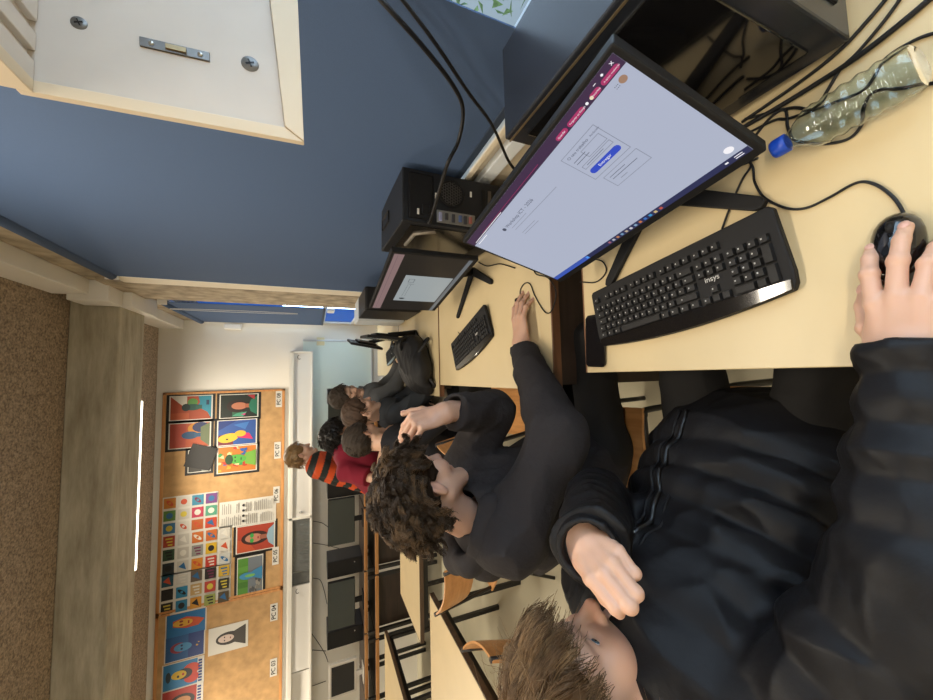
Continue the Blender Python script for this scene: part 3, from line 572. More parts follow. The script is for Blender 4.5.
def keyboard(label, x, y, rz, sc=1.0, full=True):
    t = thing('keyboard', label, 'keyboard', (x, y, 0.751), rz, 'keyboards with curved palm edges')
    P_ = 0.0190 * sc; L = 0.445 * sc; D = 0.150 * sc
    out = [(-L / 2, D / 2 - 0.008), (-L / 2 + 0.006, D / 2), (L / 2 - 0.006, D / 2), (L / 2, D / 2 - 0.008), (L / 2 + 0.004, -D / 2 + 0.03)]
    fro = []
    for i in range(17):
        s_ = 1 - 2 * i / 16; fro.append((s_ * (L / 2 - 0.004), -D / 2 - 0.004 - 0.016 * sc * (1 - s_ * s_)))
    out += [(L / 2 + 0.002, -D / 2 + 0.008)] + fro + [(-L / 2 - 0.002, -D / 2 + 0.008), (-L / 2 - 0.004, -D / 2 + 0.03)]
    tl = RX(math.radians(4))
    MB().prism(out, 0.016, blackm, T(0, 0, 0.005) @ tl, 0.003).build('body', t)
    pal = [(L / 2 - 0.002, -D / 2 + 0.016)] + fro + [(-L / 2 + 0.002, -D / 2 + 0.016)]
    MB().prism(pal, 0.004, gloss, T(0, 0, 0.0195) @ tl, 0.0015).build('palm_strip', t, 'glossy palm strip')
    nk = 0; rest = MB(); lg = MB(); x0 = -L / 2 + 0.013 * sc; y0 = D / 2 - 0.030 * sc
    xs = (L - 0.026 * sc) / 22.5
    def keyshape(mb, cx, cy, w, dpt, m):
        t_ = bmesh.new(); v = []
        for (sx, sy, k, zz) in [(a, b, 1, 0.0) for a, b in ((-1, -1), (1, -1), (1, 1), (-1, 1))] + [(a, b, 0.76, 0.0075) for a, b in ((-1, -1), (1, -1), (1, 1), (-1, 1))]:
            ins = 0 if zz == 0 else 0.0022
            v.append(t_.verts.new((cx + sx * (w / 2 - ins), cy + sy * (dpt / 2 - ins), 0.0 + zz)))
        for q in ((4, 5, 6, 7), (0, 1, 5, 4), (1, 2, 6, 5), (2, 3, 7, 6), (3, 0, 4, 7)): t_.faces.new([v[i] for i in q])
        mb.merge(t_, m, T(0, 0, 0.0205) @ tl)
    for r_, row in enumerate(ROWS):
        cy = y0 - r_ * P_ * 0.96 - (0.006 * sc if r_ else 0)
        for u, wd in row:
            cx = x0 + (u + wd / 2) * xs; w = wd * xs - 0.0022
            if full and nk < 100:
                kb = MB(); keyshape(kb, cx, cy, w, P_ * 0.96 - 0.0022, keym)
                if wd < 3: kb.box((cx - w * 0.22, cy + 0.0005, 0.0283), (cx - w * 0.22 + 0.0026, cy + 0.0034, 0.02845), legend, 0, tl)
                kb.build('key', t); nk += 1
            else: keyshape(rest, cx, cy, w, P_ * 0.96 - 0.0022, keym)
    for (u, r_, hgt) in ((21.5, 2.5, 2), (21.5, 4.5, 2)):
        keyshape(rest, x0 + (u + .5) * xs, y0 - r_ * P_ * 0.96 - 0.006 * sc, xs - 0.0022, 2 * P_ * 0.96 - 0.0022, keym)
    ro = rest.build('keys' if not full else 'key', t); ro['kind'] = 'stuff'
    MB().text('insys', 0.015 * sc, mat('logo_grey', (0.50, 0.50, 0.48), 0.5), T(x0 + 16.75 * xs, y0 - 3.05 * P_, 0.0255) @ tl, 0.0003, 'CENTER').build('logo', t, 'grey lettering')
    return t
keyboard('largest keyboard, with curved glossy palm edge, on the nearest desk', 0.184, 0.578, math.radians(-82.5), 1.04)
keyboard('keyboard on the second desk in front of the grey document', 0.185, 1.745, math.radians(-72), 1.10, False)
keyboard('small keyboard half under the backpack on the third desk', 0.14, 3.10, math.radians(-85), 0.95, False)
keyboard('keyboard on the farthest desk, beside the grey-jacketed person', 0.24, 3.88, math.radians(-80), 1.0, False)
def mouse(label, x, y, rz):
    t = thing('mouse', label, 'mouse', (x, y, 0.7505), rz, 'black computer mice')
    b = bmesh.new(); bmesh.ops.create_uvsphere(b, u_segments=24, v_segments=14, radius=1)
    for v in b.verts:
        xx, yy, zz = v.co; zz = max(zz, -0.25); wv = 0.031 * (1 - 0.12 * math.cos(yy * 2.5))
        v.co = Vector((xx * wv, yy * 0.056, (zz + 0.25) * (0.029 - 0.004 * yy)))
    m = MB(); m.merge(b, gloss, None, True); m.build('shell', t)
    MB().lathe([(0, -0.003), (0.009, -0.003), (0.009, 0.003), (0, 0.003)], blackm, 14, T(0, 0.032, 0.027) @ RY(PI / 2)).build('scroll_wheel', t)
    return t
mouse('mouse under the nearest person\'s hand at the photo\'s right edge', 0.160, 0.222, math.radians(-92))
mouse('mouse under the hand on the second desk', 0.262, 1.232, math.radians(-88))
mouse('mouse lying on the farthest desk', 0.05, 3.66, math.radians(-80))
# ------------------------------------------------------------------ small things on the desks
ph = thing('phone', 'black phone lying face up at the left end of the nearest desk', 'phone', (0.092, 0.832, 0.7505), math.radians(-3))
MB().prism([(s * (0.078 - (0.009 if k in (1, 3) else 0)), q) for s, q, k in ((1, 0.03, 0), (1, 0.039, 1), (-1, 0.039, 1), (-1, 0.03, 0), (-1, -0.03, 0), (-1, -0.039, 3), (1, -0.039, 3), (1, -0.03, 0))], 0.008, gloss, None, 0.002).build('body', ph)
MB().box((-0.072, -0.034, 0.0081), (0.072, 0.034, 0.0084), mat('phone_glass', (0.006, 0.006, 0.008), 0.06)).build('screen', ph)
bt = thing('water_bottle', 'clear plastic water bottle with blue cap lying on the nearest desk', 'bottle', (0.41, 0.255, 0.785))
a, b_ = at_z(776, 149, 0.785), at_z(924, 62, 0.785); dv = (b_ - a); LB = 0.225; mid = (a + b_) / 2
bm_ = T(*(a - Vector((0.41, 0.255, 0.785)))) @ dv.to_track_quat('Z', 'Y').to_matrix().to_4x4()
pet = mat('clear_plastic', (0.93, 0.985, 0.975), 0.03, trans=1.0, ior=1.42)
prof = [(0.0115, 0.012), (0.0125, 0.02), (0.014, 0.03), (0.022, 0.045), (0.030, 0.062)]
for i in range(40):
    z = 0.066 + i * 0.0036; r = 0.0325 + 0.0016 * math.sin(z * 260) * (1 if 0.08 < z < 0.19 else 0.2); prof.append((r, z))
prof += [(0.030, 0.214), (0.022, 0.219), (0.010, 0.212), (0.0, 0.211)]
k2 = dv.length / 0.22
bmb = MB(); sc_ = bm_ @ Matrix.Diagonal((1.02, 1.02, k2, 1)); bmb.lathe(prof, pet, 32, sc_)
bmb.lathe([(max(r - .0007, 0.0), z + (.0007 if z > .2 else 0)) for r, z in prof[:-1]][::-1], pet, 32, sc_); bmb.build('bottle_body', bt)
MB().lathe([(0.0, -0.004), (0.0145, -0.004), (0.0155, 0.0), (0.0155, 0.017), (0.012, 0.018), (0.0, 0.018)], mat('cap_blue', (0.01, 0.07, 0.52), 0.35), 24, bm_).build('cap', bt)
zz = 0.7535
def dcable(px, r, label, group='black cables on the nearest desk', z=zz): return cable([at_z(x, y, z) for x, y in px], r, label, group)
dcable([(722, 229), (731, 205), (742, 180), (751, 166), (748, 158)], 0.0021, 'thin black keyboard cable rising from the nearest keyboard to the monitor')
dcable([(909, 232), (903, 212), (892, 196), (874, 184), (856, 183), (830, 197), (806, 208), (786, 208), (765, 198), (755, 183), (753, 168), (748, 160)], 0.0022, 'black mouse cable curving across the cream desk to the right hand mouse')
dcable([(742, 128), (790, 100), (850, 62), (900, 24), (940, -10)], 0.0042, 'thickest black cable running beside the bottle off the top right edge', z=0.756)
dcable([(742, 122), (800, 82), (840, 50), (870, 18), (890, -6)], 0.003, 'black cable forking off towards the photo\'s top edge')
dcable([(745, 119), (790, 108), (815, 107), (840, 70), (858, 52), (885, 20), (905, -8)], 0.0026, 'black cable that crosses under the thickest cable near the tower corner')
dcable([(752, 140), (770, 118), (785, 110), (788, 128), (796, 141), (822, 144), (848, 139), (862, 124), (864, 106), (876, 91), (905, 88), (940, 82)], 0.0024, 'black cable looping beneath the plastic bottle')
dcable([(748, 133), (775, 120), (790, 118), (840, 100), (866, 88), (884, 60), (915, 40), (945, 30)], 0.0024, 'black cable passing beneath the middle of the bottle to the right edge')
dcable([(690, 160), (715, 158), (742, 150), (750, 146)], 0.003, 'short black cable under the largest monitor')
dcable([(758, 158), (738, 166), (716, 170), (690, 172)], 0.0025, 'black cable behind the lower edge of the largest monitor')
g2 = 'black cables on the second desk'
dcable([(523, 303), (520, 292), (524, 284), (530, 284), (535, 296), (545, 312), (552, 310), (556, 292), (548, 278), (536, 274), (532, 264)], 0.0022, 'black mouse cable looped on the second desk', g2)
dcable([(470, 343), (463, 338), (458, 332)], 0.002, 'short cable behind the keyboard on the second desk', g2)
dcable([(478, 262), (487, 266), (500, 264), (515, 268)], 0.0026, 'black cable lying behind the second monitor foot', g2)
dcable([(455, 253), (458, 247), (465, 251), (472, 246), (478, 255), (472, 262)], 0.0024, 'curled black cable between the second monitor and the tower', g2)
dcable([(580, 282), (596, 282), (606, 272), (603, 262), (594, 259)], 0.002, 'thin black cable loop at the left end of the nearest desk', 'black cables on the nearest desk')
# two hanging cables to the second tower
p3 = Vector((0.575, 1.255, 1.135))
cable([at_x(366, -16, 0.77), at_x(392, 12, 0.74), at_x(424, 48, 0.73), at_x(452, 84, 0.72), at_x(463, 110, 0.70), at_x(458, 142, 0.66), at_x(446, 168, 0.61), p3 + Vector((-0.005, -0.03, 0.0)), p3], 0.0055, 'thick black power cable hanging in front of the blind to the second tower', 'hanging power cables')
cable([at_x(392, -14, 0.77), at_x(433, 40, 0.74), at_x(468, 92, 0.74), at_x(492, 125, 0.73), at_x(508, 160, 0.70), at_x(520, 180, 0.66), Vector((0.60, 1.05, 0.90)), Vector((0.60, 1.08, 0.757))], 0.0045, 'thinner black cable hanging in front of the blind down behind the largest monitor', 'hanging power cables')
# ------------------------------------------------------------------ white wooden corner high on the window side, close to the camera
c0 = at_d(304, 142, 0.345); PY0 = c0.y
bx = thing('wall_box', 'white wooden wall box with cream edging and a latch plate, nearest the camera', 'wall box', tuple(c0))
panelm = mat('white_panel', (0.60, 0.545, 0.49), 0.6, noise=0.03, nscale=30); lipm = mat('cream_lip', (0.68, 0.57, 0.42), 0.55)
def w2(x, y): p = at_y(x, y, PY0); return (p.x - c0.x, p.z - c0.z)
def edge_to(p, q, X): t = (X - p[0]) / (q[0] - p[0]); return (X, p[1] + (q[1] - p[1]) * t)
XR = 0.79 - c0.x
oT, oB, oB2 = w2(15, 89), w2(304, 142), w2(297.7, 0); iT, iT2, iB, iB2 = w2(28.5, 79), w2(31, 0), w2(285, 127), w2(270, 0)
up_ = RX(PI / 2)                                        # prism outline (x, z), extruded towards -y
def slab(pts, y0, y1, m, name, label=None):
    MB().prism(pts, y1 - y0, m, T(0, y1, 0) @ up_, 0.0006).build(name, bx, label)
slab([iT, iB, edge_to(iB, iB2, XR), edge_to(iT, iT2, XR)], 0.004, 0.012, panelm, 'panel')
slab([oT, oB, iB, iT], 0.0, 0.006, lipm, 'edging', 'cream upright edge')
slab([(oB[0] + .0004, oB[1]), edge_to(oB, oB2, XR), edge_to(iB, iB2, XR), (iB[0] + .0004, iB[1])], -0.0012, 0.006, lipm, 'edging', 'cream lower edge')
zt_ = iT[1]; xg = lambda y: w2(30, y)[0]
sl = MB(); sl.box((iT[0], -0.30, zt_ + 0.004), (XR, 0.012, zt_ + 0.016), panelm); sl.box((iT[0] + .001, 0.0042, zt_ - 0.002), (XR, 0.012, zt_ + 0.016), panelm)
for a, b_ in ((79, 57), (47, 29), (17, -8), (-20, -45)): sl.box((xg(a), -0.30, zt_ - 0.001), (xg(b_), 0.0035, zt_ + 0.006), panelm, 0.0008)
sl.build('slotted_top', bx)
MB().box((oT[0], -0.30, zt_ - 0.003), (iT[0], 0.0, zt_ + 0.016), lipm, 0.0006).build('edging', bx, 'cream top edge')
def plate(x, y): p = at_y(x, y, PY0 + 0.004); return p - c0
lp0, lp1 = plate(140, 42), plate(210, 58)
cl_ = (lp0 + lp1) / 2; L2 = (lp1 - lp0).length / 2; ang = math.atan2((lp1 - lp0).z, (lp1 - lp0).x)
lm = T(cl_.x, cl_.y, cl_.z) @ RY(-ang)
MB().box((-L2, -0.0015, -L2 * 0.17), (L2, 0.002, L2 * 0.17), dsteel, 0.0004, lm).build('latch_plate', bx)
MB().box((-L2 * 0.28, -0.003, -L2 * .09), (L2 * 0.32, 0.0, L2 * .09), mat('brass_catch', (0.30, 0.22, 0.12), 0.35, metal=0.8), 0.0004, lm).build('catch', bx)
for sx in (-0.68, 0.72):
    MB().lathe([(0, 0), (L2 * .085, 0), (L2 * .07, 0.001), (0, 0.0012)], steel, 14, lm @ T(sx * L2, -0.0014, 0) @ RX(PI / 2)).build('plate_screw', bx)
for px in ((79, 23), (250, 64)):
    p = plate(*px); rs_ = (plate(px[0] + 9, px[1] + 1) - p).length; sm = T(p.x, p.y + .0002, p.z) @ RX(PI / 2)
    s_ = MB(); s_.lathe([(0, 0), (rs_, 0), (rs_ * .92, rs_ * .15), (0, rs_ * .25)], mat('screw_zinc', (0.20, 0.20, 0.20), 0.45, metal=0.6), 20, sm)
    for r_ in (0.4, 0.4 + PI / 2): s_.box((-rs_ * .5, -rs_ * .09, rs_ * .15), (rs_ * .5, rs_ * .09, rs_ * .28), black, 0, sm @ RZ(r_))
    s_.build('screw', bx)
# ================================================================== tables and chairs on the left
tabw = wood('dark_table_edge', (0.055, 0.032, 0.018), (0.10, 0.06, 0.032), 0.5)
def table(label, x0, x1, y0, y1, z=0.735, edge=tabw):
    t = thing('table', label, 'table', ((x0 + x1) / 2, (y0 + y1) / 2, 0), 0, 'cream school tables with dark edges'); hx, hy = (x1 - x0) / 2, (y1 - y0) / 2
    MB().box((-hx + .008, -hy + .008, z - 0.03), (hx - .008, hy - .008, z), cream, 0.002).build('tabletop', t)
    e = MB()
    for a in ((-hx, -hy, hx, -hy + .01), (-hx, hy - .01, hx, hy), (-hx, -hy + .01, -hx + .01, hy - .01), (hx - .01, -hy + .01, hx, hy - .01)): e.box((a[0], a[1], z - 0.034), (a[2], a[3], z - 0.001), edge)
    e.build('edge_band', t)
    f = MB()
    for s in (-1, 1): f.box((-hx + .05, s * (hy - .06) - .012, z - .085), (hx - .05, s * (hy - .06) + .012, z - .034), steel_b, .003); f.box((s * (hx - .06) - .012, -hy + .05, z - .085), (s * (hx - .06) + .012, hy - .05, z - .034), steel_b, .003)
    f.build('apron', t)
    for sx in (-1, 1):
        for sy in (-1, 1): MB().box((sx * (hx - .06) - .017, sy * (hy - .06) - .017, 0), (sx * (hx - .06) + .017, sy * (hy - .06) + .017, z - .034), steel_b, .003).build('leg', t)
    return t
table('cream table nearest the photo\'s bottom edge, left of the two wooden chairs', -2.95, -1.60, 1.50, 2.68)
table('cream table directly behind the curly haired head', -2.13, -0.95, 2.95, 3.68)
table('cream table with brown edge farthest into the photo\'s bottom corner', -4.30, -3.04, 3.55, 4.60)
def chair_mesh(label, x, y, rz, group='plywood chairs with black tubes'):
    t = thing('chair', label, 'chair', (x, y, 0), rz, group)
    def curved(w, d, z, th, bend, n, axis):
        b = bmesh.new(); nx = n; rows = []
        for k in (0, 1):
            g = []
            for i in range(nx + 1):
                u = -1 + 2 * i / nx; line = []
                for v in (-1, -0.6, 0.6, 1):
                    ww = w / 2 * (1 - 0.04 * (abs(v) == 1))
                    if axis == 'seat': line.append(b.verts.new((u * ww, v * d / 2, z + bend * (u * u) - (0.02 if v == 1 else 0) - k * th)))
                    else: line.append(b.verts.new((u * ww, -bend * (1 - u * u) - k * th, v * d / 2)))
                g.append(line)
            rows.append(g)
        for k in (0, 1):
            for i in range(nx):
                for j in range(3):
                    q = [rows[k][i][j], rows[k][i + 1][j], rows[k][i + 1][j + 1], rows[k][i][j + 1]]
                    b.faces.new(q if k == 0 else q[::-1])
        for i in range(nx):
            for j in (0, 3): b.faces.new([rows[0][i][j], rows[1][i][j], rows[1][i + 1][j], rows[0][i + 1][j]])
        for j in range(3):
            for i in (0, nx): b.faces.new([rows[0][i][j], rows[0][i][j + 1], rows[1][i][j + 1], rows[1][i][j]])
        bmesh.ops.recalc_face_normals(b, faces=b.faces); return b
    m = MB(); m.merge(curved(0.40, 0.38, 0.462, 0.011, 0.012, 10, 'seat'), ply); m.build('seat', t)
    m = MB(); m.merge(curved(0.40, 0.19, 0, 0.010, 0.045, 12, 'back'), ply, T(0, -0.205, 0.775) @ RX(math.radians(12))); m.build('backrest', t)
    for s in (-1, 1):
        x_ = s * 0.185
        MB().tube(spline([(x_, 0.20, 0.011), (x_, 0.185, 0.40), (x_, 0.165, 0.437), (x_, 0.12, 0.441), (x_, -0.12, 0.441), (x_, -0.16, 0.455), (x_, -0.175, 0.50), (x_ * 0.98, -0.235, 0.87)], 6), 0.0115, steel_b, 10).build('side_frame', t)
        MB().tube([(x_, -0.02, 0.438), (x_, -0.225, 0.011)], 0.0115, steel_b, 10).build('leg', t)
    MB().tube([(-0.185, 0.13, 0.438), (0.185, 0.13, 0.438)], 0.009, steel_b, 8).build('stretcher', t)
    MB().tube([(-0.185, -0.16, 0.16), (0.185, -0.16, 0.16)], 0.009, steel_b, 8).build('stretcher', t)
    return t
CH = math.radians
chair_mesh('plywood chair under the nearest person in the puffer jacket', -0.24, 0.50, CH(-90))
chair_mesh('plywood chair under the curly haired person in the dark sweatshirt', -0.33, 1.13, CH(-88))
chair_mesh('empty plywood chair pushed under the far half of the second desk', -0.16, 1.88, CH(-86))
def chair_by_back(label, px, py, deg):
    b = at_z(px, py, 0.79); a = CH(deg); chair_mesh(label, b.x - math.sin(a) * 0.23, b.y + math.cos(a) * 0.23, a)
chair_by_back('empty plywood chair with its back to the dark sweatshirt, at the table corner', 452, 591, -30)
chair_by_back('empty plywood chair half behind the nearest person\'s hair', 491, 650, 118)
# ------------------------------------------------------------------ two-tier benches and old computers against the back wall
def tier_desk(label, x0, x1, panel):
    t = thing('computer_bench', label, 'bench', ((x0 + x1) / 2, 4.85, 0), 0, 'two-tier computer benches'); h = (x1 - x0) / 2
    orange = wood('orange_edge', (0.36, 0.155, 0.04), (0.52, 0.26, 0.09), 0.45)
    MB().box((-h, 0.03, 0.90), (h, 0.62, 0.93), darkw).build('upper_shelf', t); MB().box((-h, 0.0, 0.893), (h, 0.03, 0.932), orange, 0.004).build('upper_edge', t, 'light wooden edge of the upper shelf')
    MB().box((-h, -0.12, 0.785), (h, 0.60, 0.81), darkw).build('lower_shelf', t); MB().box((-h, -0.15, 0.78), (h, -0.12, 0.82), orange, 0.004).build('lower_edge', t, 'light wooden edge of the lower shelf')
    for s in (-1, 1):
        for yy in (-0.08, 0.54): MB().box((s * (h - 0.03) - 0.02, yy, 0), (s * (h - 0.03) + 0.02, yy + 0.04, 0.90), steel_b, 0.004).build('leg', t)
    if panel: MB().box((-h + .04, 0.0, 0.20), (h - .04, 0.02, 0.785), darkw).build('back_panel', t)
xs_ = [(-0.12, -0.88, 1), (-0.91, -1.64, 1), (-1.67, -2.42, 1), (-2.45, -3.17, 1), (-3.20, -3.94, 0), (-3.97, -4.75, 0)]
LB_ = ['dark computer bench with wooden edges nearest the whiteboard\'s right end', 'dark computer bench with wooden edges behind the maroon shirt', 'dark computer bench with wooden edges under the first large grey screen', 'dark computer bench with wooden edges under the second large grey screen', 'dark computer bench with wooden edges under the white-framed screen', 'dark computer bench with wooden edges at the photo\'s lowest corner']
for (b_, a_, pn), lb in zip(xs_, LB_): tier_desk(lb, a_, b_, pn)
def old_pc(x, xt, label, lab2, white_frame=False, w=0.57, zc=1.195, rz=0.0):
    z0 = 0.931; Y = 5.02
    t = thing('computer_tower', lab2, 'computer tower', (xt, Y + 0.06, z0), 0, 'dark computer towers along the back wall')
    MB().box((-0.10, 0, 0), (0.10, 0.34, 0.43), mat('tower_navy', (0.020, 0.022, 0.028), 0.4), 0.005).build('case', t)
    MB().box((-0.10, -0.02, 0.0), (0.10, 0.0, 0.43), black, 0.006).build('front_bezel', t); MB().lathe([(0, 0), (.008, 0), (.008, .003), (0, .003)], steel, 10, T(0.05, -0.02, 0.1) @ RX(PI / 2)).build('power_button', t)
    m = thing('monitor', label, 'monitor', (x, Y, z0), rz, 'unlit monitors along the back wall'); h = 0.325
    fm = mat('old_white_case', (0.62, 0.60, 0.55), 0.5) if white_frame else blackm; zc -= z0
    MB().box((-w / 2, -0.03, zc - h / 2), (w / 2, 0.02, zc + h / 2), fm, 0.008).build('housing', m)
    bz = 0.028 if white_frame else 0.008
    MB().box((-w / 2 + bz, -0.0335, zc - h / 2 + bz), (w / 2 - bz, -0.03, zc + h / 2 - bz), mat('dark_screen', (0.05, 0.062, 0.058), 0.2) if not white_frame else mat('black_screen', (0.014, 0.014, 0.014), 0.2), 0).build('screen', m)
    MB().box((-0.03, -0.02, 0.01), (0.03, 0.01, zc - h / 2 + .02), fm, 0.004).build('neck', m); MB().box((-0.10, -0.09, 0.0), (0.10, 0.05, 0.012), fm, 0.004).build('base', m)
old_pc(-1.82, -1.44, 'first unlit grey monitor along the back wall, nearest the maroon shirt', 'dark tower beside the first unlit grey monitor near the maroon shirt')
old_pc(-2.83, -2.43, 'second unlit grey monitor along the back wall, between two dark towers', 'dark tower between the first and second unlit grey monitors')
old_pc(-3.715, -3.28, 'old white-framed monitor by the back wall', 'dark tower beside the old white-framed monitor', True, .39, 1.18)
old_pc(-0.60, -0.24, 'unlit monitor behind the crowd by the whiteboard', 'dark tower behind the crowd by the whiteboard')
gw = 'thin cables on the back wall'
def wcable(px, label): cable([at_y(x, y, YB - 0.008) for x, y in px], 0.004, label, gw)
wcable([(314, 434), (330, 436), (345, 441)], 'thin dark cable on the whiteboard from the cabinet, upper one')
wcable([(314, 439), (322, 446), (328, 458), (331, 470)], 'thin dark cable curving on the whiteboard below the upper one')
wcable([(313, 521), (322, 523), (328, 527)], 'short thin cable above the first unlit monitor')
wcable([(313, 543), (330, 546), (348, 552), (362, 562)], 'long thin cable sagging along the wall between the unlit monitors')
wcable([(313, 578), (320, 580), (324, 590), (327, 604)], 'thin cable dropping to the middle unlit monitor')
wcable([(312, 634), (319, 644), (325, 654), (328, 662)], 'thin cable dropping to the white-framed monitor')
wcable([(312, 650), (326, 651)], 'short straight cable above the white-framed monitor')
wcable([(312, 686), (318, 684), (326, 681)], 'thin cable at the left end of the back wall, lowest in the photo')
# ================================================================== smooth-blended body surfaces (distance field -> mesh)
def V3(a): return np.array([float(q) for q in a])
class Field:
    """round limbs, ellipsoids and cuts blended into one continuous surface"""
    def __init__(s): s.p = []
    def cone(s, a, b, ra, rb, k=0.02, puff=0, amp=0.0, flat=False, fx=None, op='add', ph=0.0):
        s.p.append(('cone', op, V3(a), V3(b), ra, rb, k, puff, amp, flat, fx, ph)); return s
    def ell(s, c, r, R=None, k=0.02, op='add'):
        s.p.append(('ell', op, V3(c), V3(r), np.eye(3) if R is None else np.array(R), k)); return s
    def plane(s, p, n, c=None, rad=None, k=0.004):   # removes what lies on the +n side, within rad of c
        n = V3(n); n = n / np.linalg.norm(n); s.p.append(('plane', 'sub', V3(p), n, None if c is None else V3(c), rad, k)); return s
    def bounds(s, pad):
        lo = np.full(3, 1e9); hi = -lo
        for q in s.p:
            if q[1] != 'add': continue
            if q[0] == 'cone':
                r = max(q[4], q[5]) * (max(1, q[10][1]) if q[10] else 1) + q[8]
                lo = np.minimum(lo, np.minimum(q[2], q[3]) - r); hi = np.maximum(hi, np.maximum(q[2], q[3]) + r)
            else:
                e = np.sqrt((q[4] ** 2).T @ (q[3] ** 2)); lo = np.minimum(lo, q[2] - e); hi = np.maximum(hi, q[2] + e)
        return lo - pad, hi + pad
    def solve(s, res, disp=None):
        lo, hi = s.bounds(res * 3); n = np.ceil((hi - lo) / res).astype(int) + 1
        F = np.full(n, 0.2, np.float32)
        ax = [(lo[i] + np.arange(n[i]) * res).astype(np.float32) for i in range(3)]
        for q in s.p:
            if q[0] == 'cone':
                _, op, a, b, ra, rb, k, puff, amp, flat, fx, ph = q; r = max(ra, rb) * (max(1, fx[1]) if fx else 1) + amp; l, h = np.minimum(a, b) - r, np.maximum(a, b) + r
            elif q[0] == 'ell':
                _, op, c, rr, R, k = q; e = np.sqrt((R ** 2).T @ (rr ** 2)); l, h = c - e, c + e
            else:
                _, op, pp, nn, c, rad, k = q; l, h = (lo, hi) if c is None else (c - rad, c + rad)
            m = 3 * k + 2 * res if q[0] != 'plane' else 0
            i0 = np.clip(np.floor((l - m - lo) / res).astype(int), 0, n - 1); i1 = np.clip(np.ceil((h + m - lo) / res).astype(int) + 1, 1, n)
            if (i1 <= i0).any(): continue
            sl = tuple(slice(i0[i], i1[i]) for i in range(3))
            X = ax[0][sl[0]][:, None, None]; Y = ax[1][sl[1]][None, :, None]; Z = ax[2][sl[2]][None, None, :]
            if q[0] == 'cone':
                ba = b - a; L2 = max(ba @ ba, 1e-12); dx, dy, dz = X - a[0], Y - a[1], Z - a[2]
                tt = (dx * ba[0] + dy * ba[1] + dz * ba[2]) / L2; t = np.clip(tt, 0, 1)
                rad_ = ra + (rb - ra) * t
                if puff: rad_ = rad_ + amp * (np.sqrt(np.sin(PI * (puff * t + ph)) ** 2 + .02) - 0.6)
                ex, ey, ez = dx - t * ba[0], dy - t * ba[1], dz - t * ba[2]
                if fx:                       # wider along one sideways direction
                    sv, f = V3(fx[0]), fx[1]; sv = sv / np.linalg.norm(sv); w = ex * sv[0] + ey * sv[1] + ez * sv[2]; g = (1 / f - 1) * w
                    ex, ey, ez = ex + g * sv[0], ey + g * sv[1], ez + g * sv[2]
                d = np.sqrt(ex * ex + ey * ey + ez * ez) - rad_
                if flat: d = np.maximum(d, (tt - 1) * math.sqrt(L2))
            elif q[0] == 'ell':
                P = [X - c[0], Y - c[1], Z - c[2]]; L = [(R[i, 0] * P[0] + R[i, 1] * P[1] + R[i, 2] * P[2]) / rr[i] for i in range(3)]
                k0 = np.sqrt(L[0] ** 2 + L[1] ** 2 + L[2] ** 2) + 1e-9; k1 = np.sqrt((L[0] / rr[0]) ** 2 + (L[1] / rr[1]) ** 2 + (L[2] / rr[2]) ** 2) + 1e-9
                d = k0 * (k0 - 1) / k1
            else:
                d = -((X - pp[0]) * nn[0] + (Y - pp[1]) * nn[1] + (Z - pp[2]) * nn[2])
            f = F[sl]; d = d.astype(np.float32)
            if op == 'add':
                h_ = np.clip(0.5 + 0.5 * (f - d) / k, 0, 1) if k > 0 else (d < f).astype(np.float32); F[sl] = f + (d - f) * h_ - k * h_ * (1 - h_)
            else:
                d = -d; h_ = np.clip(0.5 - 0.5 * (f - d) / k, 0, 1); F[sl] = f + (d - f) * h_ + k * h_ * (1 - h_)
        if disp is not None:
            idx = np.nonzero(np.abs(F) < 0.03); P = np.stack([ax[i][idx[i]] for i in range(3)], -1); F[idx] += disp(P).astype(np.float32)
        return nets(F, lo, res)
def nets(F, lo, res):
    S_ = F < 0; c = [S_[i:S_.shape[0] - 1 + i, j:S_.shape[1] - 1 + j, k:S_.shape[2] - 1 + k] for i in (0, 1) for j in (0, 1) for k in (0, 1)]
    tot = sum(x.astype(np.int8) for x in c); act = np.nonzero((tot > 0) & (tot < 8)); N = len(act[0])
    off = [(i, j, k) for i in (0, 1) for j in (0, 1) for k in (0, 1)]
    val = np.stack([F[act[0] + o[0], act[1] + o[1], act[2] + o[2]] for o in off], 1)
    acc = np.zeros((N, 3)); cnt = np.zeros(N)
    for a in range(8):
        for b in range(a + 1, 8):
            if sum(abs(off[a][i] - off[b][i]) for i in range(3)) != 1: continue
            va, vb = val[:, a], val[:, b]; x = (va < 0) != (vb < 0); t = np.where(x, va / np.where(x, va - vb, 1), 0)
            oa, ob = np.array(off[a]), np.array(off[b]); acc += np.where(x[:, None], oa + t[:, None] * (ob - oa), 0); cnt += x
    V = lo + res * (np.stack(act, 1) + acc / cnt[:, None])
    im = np.full(tot.shape, -1, np.int32); im[act] = np.arange(N); quads = []
    for axis in range(3):
        s0 = [slice(1, -1)] * 3; s1 = [slice(1, -1)] * 3; s0[axis] = slice(0, -1); s1[axis] = slice(1, None)
        A, B = S_[tuple(s0)], S_[tuple(s1)]; o = [1, 1, 1]; o[axis] = 0
        for flip in (0, 1):
            e = np.nonzero((A & ~B) if not flip else (~A & B)); g = [e[i] + o[i] for i in range(3)]
            u, v = [(1, 2), (2, 0), (0, 1)][axis]
            def at(du, dv):
                q = [g[0].copy(), g[1].copy(), g[2].copy()]; q[u] -= du; q[v] -= dv; return im[q[0], q[1], q[2]]
            Q = np.stack([at(1, 1), at(0, 1), at(0, 0), at(1, 0)], 1); quads.append(Q if not flip else Q[:, ::-1])
    Q = np.concatenate(quads); Q = Q[(Q >= 0).all(1)]
    return V, Q
